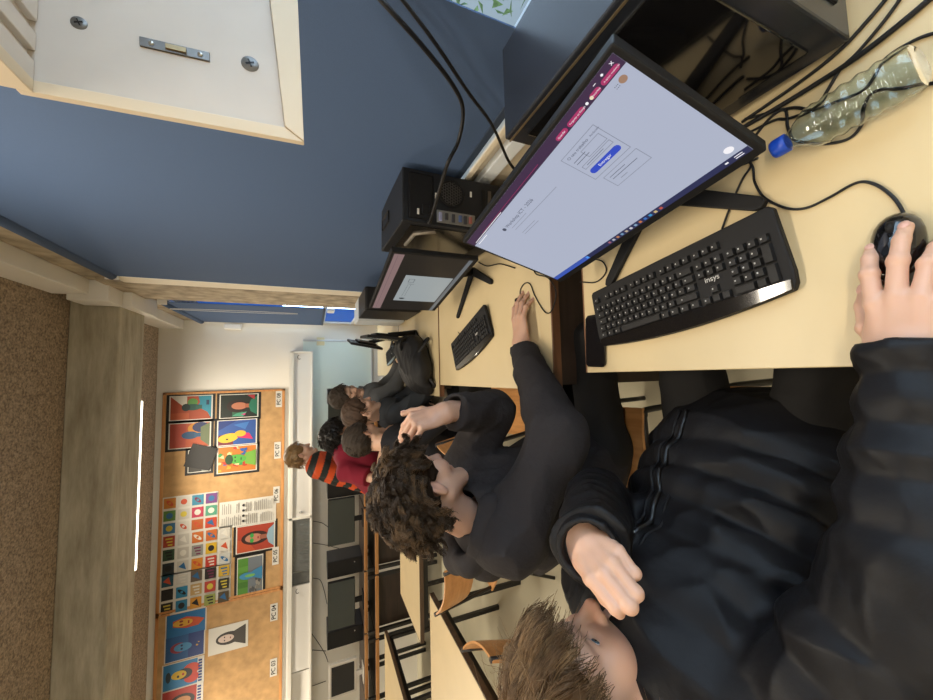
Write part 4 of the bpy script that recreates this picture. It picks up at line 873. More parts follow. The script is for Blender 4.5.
def mesh_np(name, V, Q, m, parent=None, label=None, col=None, smooth=True):
    me = bpy.data.meshes.new(name)
    me.vertices.add(len(V)); me.vertices.foreach_set('co', np.asarray(V, np.float32).ravel())
    k = Q.shape[1]; me.loops.add(len(Q) * k); me.loops.foreach_set('vertex_index', np.asarray(Q, np.int32).ravel())
    me.polygons.add(len(Q)); me.polygons.foreach_set('loop_start', np.arange(len(Q), dtype=np.int32) * k)
    me.polygons.foreach_set('use_smooth', np.full(len(Q), smooth)); me.update(calc_edges=True); me.validate()
    me.materials.append(m)
    if col is not None:
        a = me.color_attributes.new('tint', 'FLOAT_COLOR', 'POINT'); c4 = np.ones((len(me.vertices), 4), np.float32); c4[:, :3] = col[:len(me.vertices)]; a.data.foreach_set('color', c4.ravel())
    return link(name, me, parent, label)
def joinVQ(parts):
    Vs, Qs, n = [], [], 0
    for V, Q in parts: Vs.append(V); Qs.append(Q + n); n += len(V)
    return np.concatenate(Vs), np.concatenate(Qs)
def sines(P, freq, seed, n=6, stretch=(1, 1, 1)):
    r = np.random.RandomState(seed); out = np.zeros(len(P))
    for i in range(n):
        d = r.normal(size=3) * np.array(stretch); d /= np.linalg.norm(d); out += np.sin(P @ d * freq * r.uniform(0.6, 1.6) + r.uniform(0, 6.28))
    return out / n
def folds(P, freq, seed, stretch=(1, 1, 1)):
    w = sines(P, freq * 0.4, seed + 9) * 0.6
    return 1 - np.abs(np.sin(sines(P, freq, seed, 5, stretch) * 2.2 + w))   # ridged creases
# ------------------------------------------------------------------ heads, hands, hair
def frame(c, yaw, pitch, roll):
    M_ = (Matrix.Rotation(yaw, 3, 'Z') @ Matrix.Rotation(pitch, 3, 'X') @ Matrix.Rotation(roll, 3, 'Y'))
    return V3(c), np.array(M_)
def head_field(f, c, R, s=1.0, fine=True, neck_to=None, jaw=1.0):
    g = lambda *p: c + R @ (np.array(p) * s); Rt = R.T
    f.ell(g(0, -.012, .042), np.array((.074, .094, .086)) * s, Rt, .02)
    f.ell(g(0, .035, .0), np.array((.064, .062, .085)) * s, Rt, .02)
    f.cone(g(0, .042, -.035), g(0, .066, -.098), .050 * s, .021 * s * jaw, .025)
    for q in (-1, 1):
        f.cone(g(q * .056, -.008, -.045), g(q * .016, .066, -.102), .021 * s, .017 * s, .03)
        f.ell(g(q * .038, .062, -.022), np.array((.026, .026, .026)) * s, Rt, .02)
        if fine:
            f.cone(g(q * .012, .090, .026), g(q * .045, .074, .026), .010 * s, .010 * s, .012)
    if fine:
        for q in (-1, 1): f.ell(g(q * .031, .103, .006), np.array((.018, .020, .011)) * s, Rt, .010, 'sub')
        for q in (-1, 1):
            f.ell(g(q * .031, .0735, .006), np.array((.0150, .0150, .0140)) * s, Rt, .004)
        for q in (-1, 1): f.ell(g(q * .031, .094, .0025), np.array((.0150, .013, .0052)) * s, Rt, .003, 'sub')
    f.cone(g(0, .090, .016), g(0, .112, -.024), .0075 * s, .0105 * s, .010)
    f.ell(g(0, .110, -.027), np.array((.012, .012, .011)) * s, Rt, .006)
    for q in (-1, 1): f.ell(g(q * .013, .098, -.030), np.array((.0085, .011, .0085)) * s, Rt, .006)
    if fine:
        for q in (-1, 1): f.ell(g(q * .007, .104, -.040), np.array((.004, .006, .004)) * s, Rt, .003, 'sub')
        for q in (-1, 1):
            f.cone(g(q * .004, .094, -.0565), g(q * .022, .082, -.061), .0065 * s, .0042 * s, .006)
            f.cone(g(0, .091, -.070), g(q * .019, .081, -.066), .0072 * s, .0045 * s, .007)
        for q in (-1, 1): f.cone(g(0, .104, -.0635), g(q * .024, .088, -.0635), .0022 * s, .0018 * s, .003, op='sub')
        f.ell(g(0, .084, -.100), np.array((.017, .012, .013)) * s, Rt, .012)
    for q in (-1, 1):
        Ea = np.array(Matrix.Rotation(q * 0.45, 3, 'Z') @ Matrix.Rotation(-0.15, 3, 'X'))
        f.ell(g(q * .079, -.010, -.004), np.array((.0075, .019, .031)) * s, Ea.T @ Rt, .006)
        if fine:
            f.ell(g(q * .088, -.006, .003), np.array((.008, .010, .016)) * s, Ea.T @ Rt, .005, 'sub')
    if neck_to is not None:
        f.cone(g(0, -.022, -.045), neck_to, .052 * s, .058 * s, .03)
def skin_tint(V, c, R, s, base, lip=(0.50, 0.19, 0.16), blush=0.10):
    L = (V - c) @ R / s; col = np.tile(np.array(base), (len(V), 1))
    def mixin(w, t): nonlocal col; col = col * (1 - w[:, None]) + np.array(t) * w[:, None]
    d = lambda p, r: np.exp(-(((L - np.array(p)) / np.array(r)) ** 2).sum(1))
    red = np.array(base) * np.array((1.02, .70, .66))
    mixin(np.clip(d((0, .115, -.026), (.02, .02, .016)), 0, 1) * .5, red)
    for q in (-1, 1):
        mixin(np.clip(d((q * .045, .07, -.03), (.024, .03, .02)), 0, 1) * blush * 4, red); mixin(np.clip(d((q * .084, -.005, 0), (.012, .025, .03)), 0, 1) * .45, red)
    mixin(np.clip(1.6 * d((0, .094, -.0635), (.019, .02, .0095)), 0, 1) * .6, lip)
    return col
def hand_joints(side, curls, thumb=(0.35, 0.25, 0.2), spread=(0.14, 0.03, -0.08, -0.2), tdir=(0.75, 0.62, -0.25)):
    """joint chains in hand space: +y to the fingertips, +z back of the hand, thumb towards side*x"""
    base = [(.029, .088), (.0095, .094), (-.011, .090), (-.030, .080)]; ln = [(.043, .026, .021), (.048, .030, .022), (.045, .028, .022), (.034, .021, .019)]; rr = [.0094, .0097, .0092, .0080]
    ch = []
    for i in range(4):
        p = Vector((side * base[i][0], base[i][1], 0.0)); sp = side * spread[i]; a = 0; pts = [p.copy()]
        for j in range(3):
            a += curls[i][j]; d = Vector((math.sin(sp) * math.cos(a), math.cos(sp) * math.cos(a), -math.sin(a))); p = p + d * ln[i][j]; pts.append(p.copy())
        ch.append((pts, rr[i]))
    d = Vector((side * tdir[0], tdir[1], tdir[2])).normalized(); p = Vector((side * .022, .022, -.008)); pts = [p.copy()]
    for j, l in enumerate((.044, .034, .026)):
        p = p + d * l; pts.append(p.copy()); d = (d + Vector((-side * thumb[1] * 1.0, thumb[0], -thumb[2])) * 0.8).normalized()
    ch.append((pts, .0108)); return ch
def hand_field(f, wrist, ydir, zdir, side, curls, s=1.0, thumb=(0.35, 0.25, 0.2), spread=(0.14, 0.03, -0.08, -0.2), fore=None, tdir=(0.75, 0.62, -0.25), fat=1.0):
    y = Vector(ydir).normalized(); z = Vector(zdir); z = (z - y * z.dot(y)).normalized(); x = y.cross(z)
    R = Matrix((x, y, z)).transposed(); w = Vector(wrist); g = lambda p: tuple(w + R @ (Vector(p) * s)); Rt = np.array(R).T
    if fore is not None: f.cone(fore, wrist, .029 * s, .027 * s, .01, fx=(tuple(x), 1.15))
    f.ell(g((0, .045, -.002)), np.array((.040, .056, .0155)) * s, Rt, .016); f.cone(g((0, 0, 0)), g((0, .03, 0)), .024 * s, .020 * s, .016, fx=(tuple(x), 1.25))
    f.ell(g((side * .022, .04, -.012)), np.array((.019, .034, .015)) * s, Rt, .012)
    ch = hand_joints(side, curls, thumb, spread, tdir)
    for i, (pts, r) in enumerate(ch):
        r = r * (fat if i < 4 else 1)
        f.cone(g((pts[0].x * .75, pts[0].y * .55, -.001)), g(pts[0]), .0095 * s, r * 1.10 * s, .008)
        for j in range(3):
            f.cone(g(pts[j]), g(pts[j + 1]), r * (1.06 - .10 * j) * s, r * (.97 - .10 * j) * s, .0035 if i < 4 else .005)
        f.ell(g(pts[1]), np.array((r, r, r)) * 1.09 * s, Rt, .003)
    nails = []
    for pts, r in ch:
        a, b = pts[2], pts[3]; d = (b - a).normalized(); sd = Vector((1, 0, 0)) if abs(d.x) < .9 else Vector((0, 0, 1)); up = sd.cross(d).normalized()
        if pts is ch[4][0]: up = Vector((side * .5, -.2, .85)); up = (up - d * up.dot(d)).normalized()
        nails.append((g(b - d * .002 + up * r * .66), tuple(R @ up), tuple(R @ d), r * s))
    return nails
def make_nails(nails, parent):
    m = mat('fingernail', (0.62, 0.36, 0.29), 0.28)
    for c, up, d, r in nails:
        u, dd = Vector(up).normalized(), Vector(d).normalized(); sx = dd.cross(u); b = bmesh.new(); bmesh.ops.create_uvsphere(b, u_segments=10, v_segments=6, radius=1)
        M_ = Matrix.Translation(c) @ Matrix((sx * r * .62, dd * r * .78, u * r * .28)).transposed().to_4x4()
        k = MB(); k.merge(b, m, M_, True); k.build('fingernail', parent)
def strands(name, S_, r0, m, parent, taper=0.25, label=None, sides=3):
    """S_: (n, k, 3) strand centrelines -> one mesh of thin tapering tubes"""
    S_ = np.asarray(S_); n, k, _ = S_.shape; t = np.gradient(S_, axis=1); t /= np.linalg.norm(t, axis=2, keepdims=True) + 1e-9
    ref = np.where(np.abs(t[:, :, 2:3]) < .9, np.array((0, 0, 1.0)), np.array((1.0, 0, 0))); u = np.cross(t, ref); u /= np.linalg.norm(u, axis=2, keepdims=True) + 1e-9; v = np.cross(t, u)
    rad = (r0 * (1 - (1 - taper) * np.linspace(0, 1, k) ** 2))[None, :, None]
    V = np.stack([S_ + rad * (u * math.cos(a) + v * math.sin(a)) for a in [2 * PI * i / sides for i in range(sides)]], 2)
    idx = np.arange(n * k * sides).reshape(n, k, sides); A, B = idx[:, :-1], idx[:, 1:]
    Q = np.stack([A, np.roll(A, -1, 2), np.roll(B, -1, 2), B], -1).reshape(-1, 4)
    return mesh_np(name, V.reshape(-1, 3), Q, m, parent, label)
HC, HR = np.array((0, -.012, .042)), np.array((.078, .098, .090))
def scalp_roots(n, rs, front=.070, side=.012, back=-.060):
    out = []
    while len(out) < n:
        d = rs.normal(size=(n * 4, 3)); d /= np.linalg.norm(d, axis=1, keepdims=True); p = HC + d * HR
        lim = np.where(p[:, 1] > .02, np.interp(p[:, 1], [.02, .06, .09], [side + .02, front - .015, front]), np.interp(p[:, 1], [-.10, -.02, .02], [back, -.01, side + .02]))
        out += list(p[p[:, 2] > lim])
    return np.array(out[:n])
def hair_paths(n, k, length, rs, comb, lift, grav, noise, jitter, thick, **kw):
    p = scalp_roots(n, rs, **kw); nr = (p - HC) / HR ** 2; nr /= np.linalg.norm(nr, axis=1, keepdims=True)
    L = length * rs.uniform(1 - jitter, 1 + jitter * .4, (n, 1)); step = L / (k - 1)
    d = nr * lift + comb(p); d /= np.linalg.norm(d, axis=1, keepdims=True); out = [p.copy()]; wob = rs.normal(size=(n, 3)) * noise
    for i in range(k - 1):
        cb = comb(p); cb -= nr * (cb * nr).sum(1, keepdims=True) * .6
        d = d * .72 + cb * .28 + np.array((0, 0, -grav)) * .28 + wob * .3; d /= np.linalg.norm(d, axis=1, keepdims=True); p = p + d * step
        q = (p - HC) / (HR * thick); ln = np.linalg.norm(q, axis=1, keepdims=True); p = np.where(ln < 1, HC + (p - HC) / np.maximum(ln, 1e-6), p)
        nr = (p - HC) / HR ** 2; nr /= np.linalg.norm(nr, axis=1, keepdims=True); out.append(p.copy())
    return np.stack(out, 1)
def hair_strands(n, k, length, c, R, s, seed, comb, lift=.3, curl=0.0, turns=3.0, grav=.25, noise=.12, jitter=.3, thick=1.05, clump=10, gather=.6, stray=.004, trim=None, **kw):
    """strands that run in locks: guide paths with the other hairs drawn towards the nearest guide"""
    rs = np.random.RandomState(seed); ng = max(8, n // clump); Gd = hair_paths(ng, k, length, rs, comb, lift, grav, noise, jitter, thick, **kw)
    r = scalp_roots(n, rs, **kw); idx = np.concatenate([((r[a:a + 400, None] - Gd[None, :, 0]) ** 2).sum(2).argmin(1) for a in range(0, n, 400)])
    w = np.linspace(0, 1, k)[None, :, None]; S_ = Gd[idx] + (r - Gd[idx, 0])[:, None] * (1 - gather * w) + rs.normal(size=(n, 1, 3)) * stray * w
    ln = rs.uniform(.75, 1, (n, 1)); q = np.linspace(0, 1, k)[None] * ln * (k - 1); a = np.clip(q.astype(int), 0, k - 2); fq = (q - a)[..., None]; ii = np.arange(n)[:, None]
    S_ = S_[ii, a] * (1 - fq) + S_[ii, a + 1] * fq
    if curl:
        t = np.gradient(S_, axis=1); t /= np.linalg.norm(t, axis=2, keepdims=True) + 1e-9; u = np.cross(t, np.array((.3, .2, .93))); u /= np.linalg.norm(u, axis=2, keepdims=True) + 1e-9; v = np.cross(t, u)
        ph = rs.uniform(0, 6.28, ng)[idx][:, None] + rs.normal(size=(n, 1)) * .25; tn = rs.uniform(.7, 1.3, ng)[idx][:, None]; am = rs.uniform(.6, 1.3, ng)[idx][:, None, None]
        a = ph + np.linspace(0, 1, k)[None] * turns * 2 * PI * tn; e = (curl * np.clip(np.linspace(0, 1, k) * 3, 0, 1))[None, :, None] * am
        S_ = S_ + e * (u * np.cos(a)[..., None] + v * np.sin(a)[..., None])
    if trim is not None:                      # hairs end where the cut clears the face or the ear
        bad = trim(S_); first = np.where(bad.any(1), bad.argmax(1), k - 1); q = np.minimum(np.arange(k)[None], np.maximum(first - 1, 0)[:, None]); S_ = S_[ii, q] + np.arange(k)[None, :, None] * 1e-6
    return c + (S_ * s) @ R.T
def hair_cap(c, R, s, m, parent, res=.004, thick=.008, bump=.004, seed=1, front=.072, lowback=-.058, label=None, temple=False):
    f = Field(); g = lambda *p: c + R @ (np.array(p) * s)
    f.ell(g(*HC), (HR + thick) * s, R.T)
    f.ell(g(0, .115, -.045 + (front - .07)), np.array((.082, .095, .108)) * s, R.T, .012, 'sub')
    f.ell(g(0, .025, -.070), np.array((.12, .058, .090)) * s, R.T, .012, 'sub')
    f.ell(g(0, -.008, -.008), np.array((.14, .027, .040)) * s, R.T, .008, 'sub')
    if temple: f.ell(g(0, .065, .0), np.array((.13, .062, .052)) * s, R.T, .010, 'sub')
    f.plane(g(0, -.05, lowback), R @ np.array((0, .35, -1.0)), k=.012)
    V, Q = f.solve(res, lambda P: -bump * folds(P, 120 / s, seed))
    return mesh_np('hair', V, Q, m, parent, label)
def eyes(c, R, s, parent, iris=(0.10, 0.16, 0.20), gaze=(0, 1, -.1)):
    w = mat('eye_white', (0.74, 0.70, 0.67), 0.15); im_ = mat('iris_%d' % int(iris[2] * 1000), iris, 0.15)
    for q in (-1, 1):
        b = MB(); sp = bmesh.new(); bmesh.ops.create_uvsphere(sp, u_segments=20, v_segments=12, radius=.0128 * s); cc = c + R @ (np.array((q * .031, .0748, .006)) * s)
        b.merge(sp, w, Matrix.Translation(cc), True); d = Vector(R @ np.array(gaze)).normalized(); mt = Matrix.Translation(cc) @ d.to_track_quat('Z', 'Y').to_matrix().to_4x4()
        b.lathe([(.0001, .0124 * s), (.0055 * s, .0122 * s), (.0062 * s, .0112 * s)], im_, 14, mt); b.lathe([(.0001, .0130 * s), (.0026 * s, .0127 * s), (.0028 * s, .0120 * s)], mat('pupil', (.004, .004, .004), .1), 12, mt); b.build('eye', parent)
def brows(c, R, s, m, parent, seed=2, n=70):
    rs = np.random.RandomState(seed)
    for q in (-1, 1):
        L = []
        for i in range(n):
            t = rs.uniform(); x = .012 + t * .036; y = .0955 - .014 * t - .012 * t * t; z = .027 + .006 * math.sin(t * 2.4) - .006 * t + rs.normal() * .0022; p = np.array((q * x, y + .001, z)); d = np.array((q * .8, -.42, .25 - .5 * t)); d /= np.linalg.norm(d)
            L.append(np.stack([c + R @ ((p + d * k * .0034 + np.array((0, .0002, 0)) * k) * s) for k in range(4)]))
        strands('eyebrow', np.array(L), .00055 * s, m, parent)
def fabric(name, col, rough=.8, sheen=.0, bs=900, bp=.12, vcol=False): return mat(name, col, rough, sheen=0.0, spec=.25, bump=bp, bscale=bs, vcol=vcol)
skinA = mat('skin', (0.6, 0.4, 0.3), 0.42, vcol=True, sss=0.12, bump=0.04, bscale=700)
denim = fabric('dark_denim', (0.013, 0.0125, 0.0125), .85, .2, 1200, .2)
shoe_m = mat('shoe', (0.03, 0.03, 0.032), 0.6); sole_m = mat('shoe_sole', (0.6, 0.58, 0.54), 0.6)
def shoe(parent, heel, yaw):
    f = Field(); h = Vector(heel); d = Vector((math.cos(yaw), math.sin(yaw), 0)); g = lambda a, z: tuple(h + d * a + Vector((0, 0, z)))
    f.cone(g(0, .045), g(.15, .035), .038, .032, .02); f.cone(g(.15, .035), g(.20, .030), .040, .028, .02); f.cone(g(0, .05), g(.0, .11), .036, .042, .02); f.plane((h.x, h.y, h.z + .004), (0, 0, -1))
    V, Q = f.solve(.007); mesh_np('shoe', V, Q, shoe_m, parent)
def trousers(parent, hipL, hipR, kneeL, kneeR, ankL, ankR, m=denim, res=.008, r=(.088, .062, .050), seed=3, foldamp=.005, shoes=True, waist=None):
    f = Field(); hc = (Vector(hipL) + Vector(hipR)) / 2
    f.cone(hipL, hipR, .105, .105, .05); 
    if waist: f.cone(tuple(hc), waist, .12, .12, .05, fx=(tuple(Vector(hipL) - Vector(hipR)), 1.2))
    for h, k, a in ((hipL, kneeL, ankL), (hipR, kneeR, ankR)):
        f.cone(h, k, r[0], r[1], .03); f.cone(k, a, r[1], r[2], .02, flat=True)
    V, Q = f.solve(res, lambda P: -foldamp * folds(P, 38, seed, (1, 1, .6))); mesh_np('trousers', V, Q, m, parent)
    if shoes:
        for k, a in ((kneeL, ankL), (kneeR, ankR)):
            v = Vector(k) - Vector(hc); shoe(parent, (a[0], a[1], 0), math.atan2(v.y, v.x))
def simple_under(f, neck, chest, pelvis, shL, shR, elL, elR, wrL, wrR, hipL, hipR, knL, knR, anL, anR, sc=1.0):
    """the body under the clothes, thin enough to stay inside them"""
    f.cone(neck, chest, .05 * sc, .085 * sc, .04); f.cone(chest, pelvis, .085 * sc, .08 * sc, .04)
    for sh, el, wr in ((shL, elL, wrL), (shR, elR, wrR)):
        f.cone(chest, sh, .06 * sc, .042 * sc, .03); f.cone(sh, el, .040 * sc, .032 * sc, .02); f.cone(el, wr, .032 * sc, .024 * sc, .02)
    for h, k, a in ((hipL, knL, anL), (hipR, knR, anR)):
        f.cone(pelvis, h, .07 * sc, .07 * sc, .03); f.cone(h, k, .066 * sc, .045 * sc, .02); f.cone(k, a, .045 * sc, .032 * sc, .02); f.cone(a, (a[0], a[1], .05), .03, .03, .02)
# ================================================================== A: nearest person, black puffer jacket
pA = thing('person', 'nearest person in a black puffer jacket, fist at the mouth, other hand on a mouse', 'person', (-0.28, 0.50, 0.0))
HA = 1.15
cA, RA = frame((-.548, .515, 1.092), math.radians(-78), math.radians(0), math.radians(0))
camv = lambda a, b, c_: tuple(RM @ Vector((a, b, c_)))
inv = lambda p: (p[0] - pA.location.x, p[1] - pA.location.y, p[2])
def place(o, root):      # the fields are solved in room coordinates; bring them under their thing's base
    o.matrix_parent_inverse = Matrix.Translation(-root.location)
def adopt(root):
    for ch in root.children:
        ch.matrix_parent_inverse = Matrix.Identity(4); ch.location = -Vector(root.location)
AJ = dict(neck=(-.58, .52, .985), chest=(-.48, .50, .82), pelvis=(-.27, .50, .53), shL=(-.50, .69, .90), shR=(-.53, .33, .91), elL=(-.315, .71, .89), wrL=tuple(at_d(592, 541, .635)),
          elR=(-.27, .203, .86), wrR=(.02, .210, .80), hipL=(-.25, .66, .55), hipR=(-.25, .43, .54), knL=(.22, .70, .575), knR=(.22, .375, .57), anL=(.16, .70, .09), anR=(.16, .36, .09))
skinc = (0.60, 0.365, 0.26)
fb = Field(); simple_under(fb, **AJ); lowV = fb.solve(.009)
fh = Field(); head_field(fh, cA, RA, HA, True, AJ['neck']); hv = fh.solve(.0026)
fr_ = Field(); nlR = hand_field(fr_, (-.010, .209, .815), (1, -.05, -.07), (0, 0.05, 1), -1, [(.12, .28, .25), (.10, .20, .25), (.25, .4, .3), (.4, .5, .3)], 1.06, (.5, .25, .15), fore=(-.10, .210, .81), spread=(.16, .0, -.06, -.14), tdir=(.46, .84, -.22)); rv = fr_.solve(.0021)
fl_ = Field(); nlL = hand_field(fl_, tuple(at_d(581, 535, .625)), camv(-.05, -.13, .99), camv(.688, .534, .13), 1, [(.62, 1.75, 1.0), (.60, 1.75, 1.0), (.62, 1.75, 1.0), (.68, 1.75, 1.0)], 0.98, (.6, .3, .3), fat=1.13, tdir=(.22, .95, -.25), spread=(-.10, -.03, .04, .12), fore=tuple(Vector(AJ['elL']).lerp(at_d(589, 545, .60), .6))); lv = fl_.solve(.0021)
V, Q = joinVQ([hv, lowV, rv, lv])
col = skin_tint(V, cA, RA, HA, skinc)
mesh_np('body', V, Q, skinA, pA, None, col)
make_nails(nlR, pA)
eyes(cA, RA, HA, pA, gaze=(.15, 1, -.35))
hairA = mat('light_brown_hair', (0.125, 0.069, 0.030), 0.45, noise=.35, nscale=60); hairA2 = mat('dark_blond_hair', (0.25, 0.150, 0.070), 0.42, noise=.35, nscale=60)
brows(cA, RA, HA, hairA, pA)
hair_cap(cA, RA, HA, mat('hair_under_brown', (0.075, 0.041, 0.019), 0.9, spec=.1), pA, .0035, .009, .004, 3, .066, -.07, None, True)
JIT = lambda P: np.random.RandomState(len(P)).normal(size=(len(P), 1)) * .007
def combA(p):
    d = np.zeros_like(p); d[:, 1] = .95; d[:, 0] = p[:, 0] * 5; d[:, 2] = -.35 - 4 * np.maximum(p[:, 1] - .04, 0); bk = p[:, 1] < -.03; d[bk] = np.stack([p[bk, 0] * 4, -.3 + 0 * p[bk, 0], -1 + 0 * p[bk, 0]], 1); sdm = np.abs(p[:, 0]) > .05; d[sdm, 2] -= .9; return d
for i, (n, L, m_, sd) in enumerate(((6500, .125, hairA, 11), (3200, .13, hairA2, 12))):
    strands('hair', hair_strands(n, 12, L, cA, RA, HA, sd, combA, .10, .006, 1.0, .10, .05, .15, 1.09, 45, .62, .003, front=.072, side=.03, back=-.07, trim=lambda P: (P[..., 1] > .045) & (P[..., 2] < .050 + 1.6 * JIT(P)) & (np.abs(P[..., 0]) < .072 + JIT(P)) | (P[..., 1] > .035) & (P[..., 2] < .035 + JIT(P)) | (P[..., 1] > -.03) & (P[..., 2] < .018 + JIT(P))), .00055, m_, pA)
strands('hair', hair_strands(140, 12, .11, cA, RA, HA, 14, lambda p: combA(p) * .4 + np.array((0, .7, .55)), 1.0, .006, 1.0, -.1, .45, .4, 1.1, 6, .4, .01, front=.085, trim=lambda P: (P[..., 1] > .045) & (P[..., 2] < .06)), .00042, hairA2, pA)
puf = mat('black_puffer_nylon', (0.0085, 0.0085, 0.0098), 0.5, spec=.22, bump=.14, bscale=45)
fj = Field()
ax_side = (0.05, 1, 0)
fj.cone((-.515, .515, .93), (-.45, .53, .79), .125, .150, .05, 2.2, .017, fx=(ax_side, 1.38))
fj.cone((-.45, .53, .79), (-.235, .535, .58), .150, .158, .04, 4, .017, fx=(ax_side, 1.42), ph=.6)
fj.cone((-.235, .535, .58), (-.19, .53, .54), .15, .14, .03, fx=(ax_side, 1.38))
fj.cone((-.515, .505, .93), AJ['shL'], .10, .080, .05); fj.cone((-.515, .505, .93), AJ['shR'], .10, .082, .05)
sl_ = at_d(589, 545, .60)
fj.cone(AJ['shL'], AJ['elL'], .078, .066, .03, 3, .008); fj.cone(AJ['elL'], tuple(sl_), .066, .054, .03, 2.6, .007, flat=True)
fj.cone(AJ['shR'], AJ['elR'], .082, .074, .03, 4, .008); fj.cone(AJ['elR'], (.015, .208, .803), .072, .042, .03, 4.5, .007, flat=True)
fj.cone((-.52, .508, .95), (-.552, .508, 1.005), .098, .088, .03, flat=True, fx=(ax_side, 1.1))
fj.cone((-.535, .508, .965), (-.575, .508, 1.06), .074, .076, .008, op='sub', fx=(ax_side, 1.05))
fj.cone((.0, .208, .802), (.05, .208, .80), .033, .037, .004, op='sub')
ea_ = (Vector(sl_) - Vector(AJ['elL'])).normalized(); fj.cone(tuple(sl_ - ea_ * .02), tuple(sl_ + ea_ * .05), .037, .040, .004, op='sub')
def dA(P):
    along = folds(P, 34, 21, (1, .8, 1.2)); fine = folds(P, 85, 22)
    return -.0085 * along - .0040 * fine - .004 * sines(P, 30, 23)
V, Q = fj.solve(.0048, dA); mesh_np('jacket', V, Q, puf, pA)
# zip line and puller on the jacket front, found by walking along the front of the surface
from mathutils.bvhtree import BVHTree
ft = Field(); ft.p = [q for q in fj.p if q[0] == 'cone' and q[1] == 'add' and q[10] is not None and not q[9]]; V, Q = ft.solve(.007, dA)
def drape(V, Q, pts, dirv, off):
    bv = BVHTree.FromPolygons([tuple(v) for v in V], [tuple(q) for q in Q]); out = []; d = Vector(dirv).normalized()
    for p in pts:
        h = bv.ray_cast(Vector(p) + d * .5, -d)
        if h[0] is not None: out.append(h[0] + h[1] * off)
    return out
zp = drape(V, Q, [(-.47 + i * .0115, .545 + i * .0025 + .010 * math.sin(i * .5), .985 - i * .0185) for i in range(23)], (.72, .12, .66), .0015)
if len(zp) > 4:
    sp_ = spline(zp, 3)
    MB().tube(sp_, .006, mat('zip_black', (.006, .006, .007), .35), 6).build('zipper', pA)
    for o_ in (-.022, .022): MB().tube([v + Vector((0, o_, -.004)) for v in sp_], .004, puf, 6).build('placket_seam', pA)
    zq = min(zp, key=lambda p: (Vector((p - CAM).cross(ray(648, 553).normalized())).length)); MB().box((-.004, -.002, -.016), (.004, .002, .016), steel, .0015, Matrix.Translation(zq + Vector((.004, -.003, .003))) @ RY(-.7) @ RZ(.4)).build('zip_puller', pA, 'silver zip puller')
for a_, b_2, r_ in (((-.01, .208, .803), (.027, .208, .802), .0425), (tuple(sl_ - ea_ * .01), tuple(sl_ + ea_ * .026), .051)):
    fc = Field(); fc.cone(a_, b_2, r_, r_ * .96, .004, flat=True); fc.cone(a_, tuple(np.array(b_2) + (np.array(b_2) - np.array(a_))), r_ * .80, r_ * .82, .003, op='sub')
    V, Q = fc.solve(.0035, lambda P: -.002 * folds(P, 90, 5)); mesh_np('cuff', V, Q, puf, pA)
trousers(pA, AJ['hipL'], AJ['hipR'], AJ['knL'], AJ['knR'], AJ['anL'], AJ['anR'], denim, .007, (.088, .066, .055))
adopt(pA)
# ================================================================== B: curly hair, dark sweatshirt
pB = thing('person', 'person with curly brown hair in a dark sweatshirt, one hand raised to the forehead', 'person', (-0.38, 1.12, 0.0))
cB, RB = frame((-.322, .985, 1.243), math.radians(-55.1), math.radians(-17.7), math.radians(10.6))
BJ = dict(neck=(-.43, 1.03, 1.10), chest=(-.44, 1.06, .90), pelvis=(-.40, 1.13, .54), shL=(-.35, 1.22, 1.03), shR=(-.45, .90, 1.03), elL=(-.13, 1.19, .92), wrL=(-.105, 1.12, 1.115),
          elR=(-.19, .86, .885), wrR=(.10, 1.16, .798), hipL=(-.28, 1.25, .56), hipR=(-.28, 1.05, .55), knL=(.12, 1.31, .58), knR=(.12, 1.05, .575), anL=(.05, 1.32, .09), anR=(.06, .99, .09))
fb = Field(); simple_under(fb, **BJ); lowV = fb.solve(.010)
fh = Field(); head_field(fh, cB, RB, 1.0, True, BJ['neck']); hv = fh.solve(.0032)
fr_ = Field(); nlR = hand_field(fr_, (.118, 1.180, .797), (1, .16, -.02), (0, 0, 1), -1, [(.22, .3, .2), (.22, .3, .2), (.26, .34, .2), (.3, .4, .2)], 1.16, (.5, .1, .1), fore=(.0, 1.10, .815)); rv = fr_.solve(.0026)
fl_ = Field(); nlL = hand_field(fl_, (-.118, 1.095, 1.140), (-.22, .0, 1), (.80, -.60, .1), 1, [(1.0, .25, .12), (1.05, .18, .1), (1.05, .18, .1), (1.0, .25, .15)], 1.12, (.5, .1, .2), spread=(.12, .03, -.05, -.14), fore=(-.118, 1.13, 1.04)); lv = fl_.solve(.0026)
V, Q = joinVQ([hv, lowV, rv, lv]); mesh_np('body', V, Q, skinA, pB, None, skin_tint(V, cB, RB, 1.0, (0.53, 0.315, 0.22)))
make_nails(nlR + nlL, pB)
eyes(cB, RB, 1.0, pB, (.08, .05, .03))
hairB = mat('dark_brown_hair', (0.038, 0.021, 0.010), 0.42, noise=.4, nscale=60); hairB2 = mat('mid_brown_hair', (0.115, 0.066, 0.029), 0.42, noise=.35, nscale=60)
brows(cB, RB, 1.0, hairB, pB)
hair_cap(cB, RB, 1.0, mat('hair_under_dark', (0.016, 0.009, 0.005), 0.95, spec=.1), pB, .004, .009, .008, 5, .080, -.045)
def combB(p):
    d = np.zeros_like(p); d[:, 1] = .55; d[:, 0] = p[:, 0] * 6; d[:, 2] = -.2; bk = p[:, 1] < .0; d[bk, 1] = -.4; d[bk, 2] = -.75; return d
for n, m_, sd in ((5600, hairB, 31), (2300, hairB2, 32)):
    strands('hair', hair_strands(n, 18, .070, cB, RB, 1.0, sd, combB, .7, .0075, 1.5, .2, .3, .3, 1.18, 22, .72, .002, front=.060, side=.045, back=-.035, trim=lambda P: (P[..., 1] > -.050) & (P[..., 2] < .034) | (P[..., 1] > .04) & (P[..., 2] < .05)), .0009, m_, pB, .5)
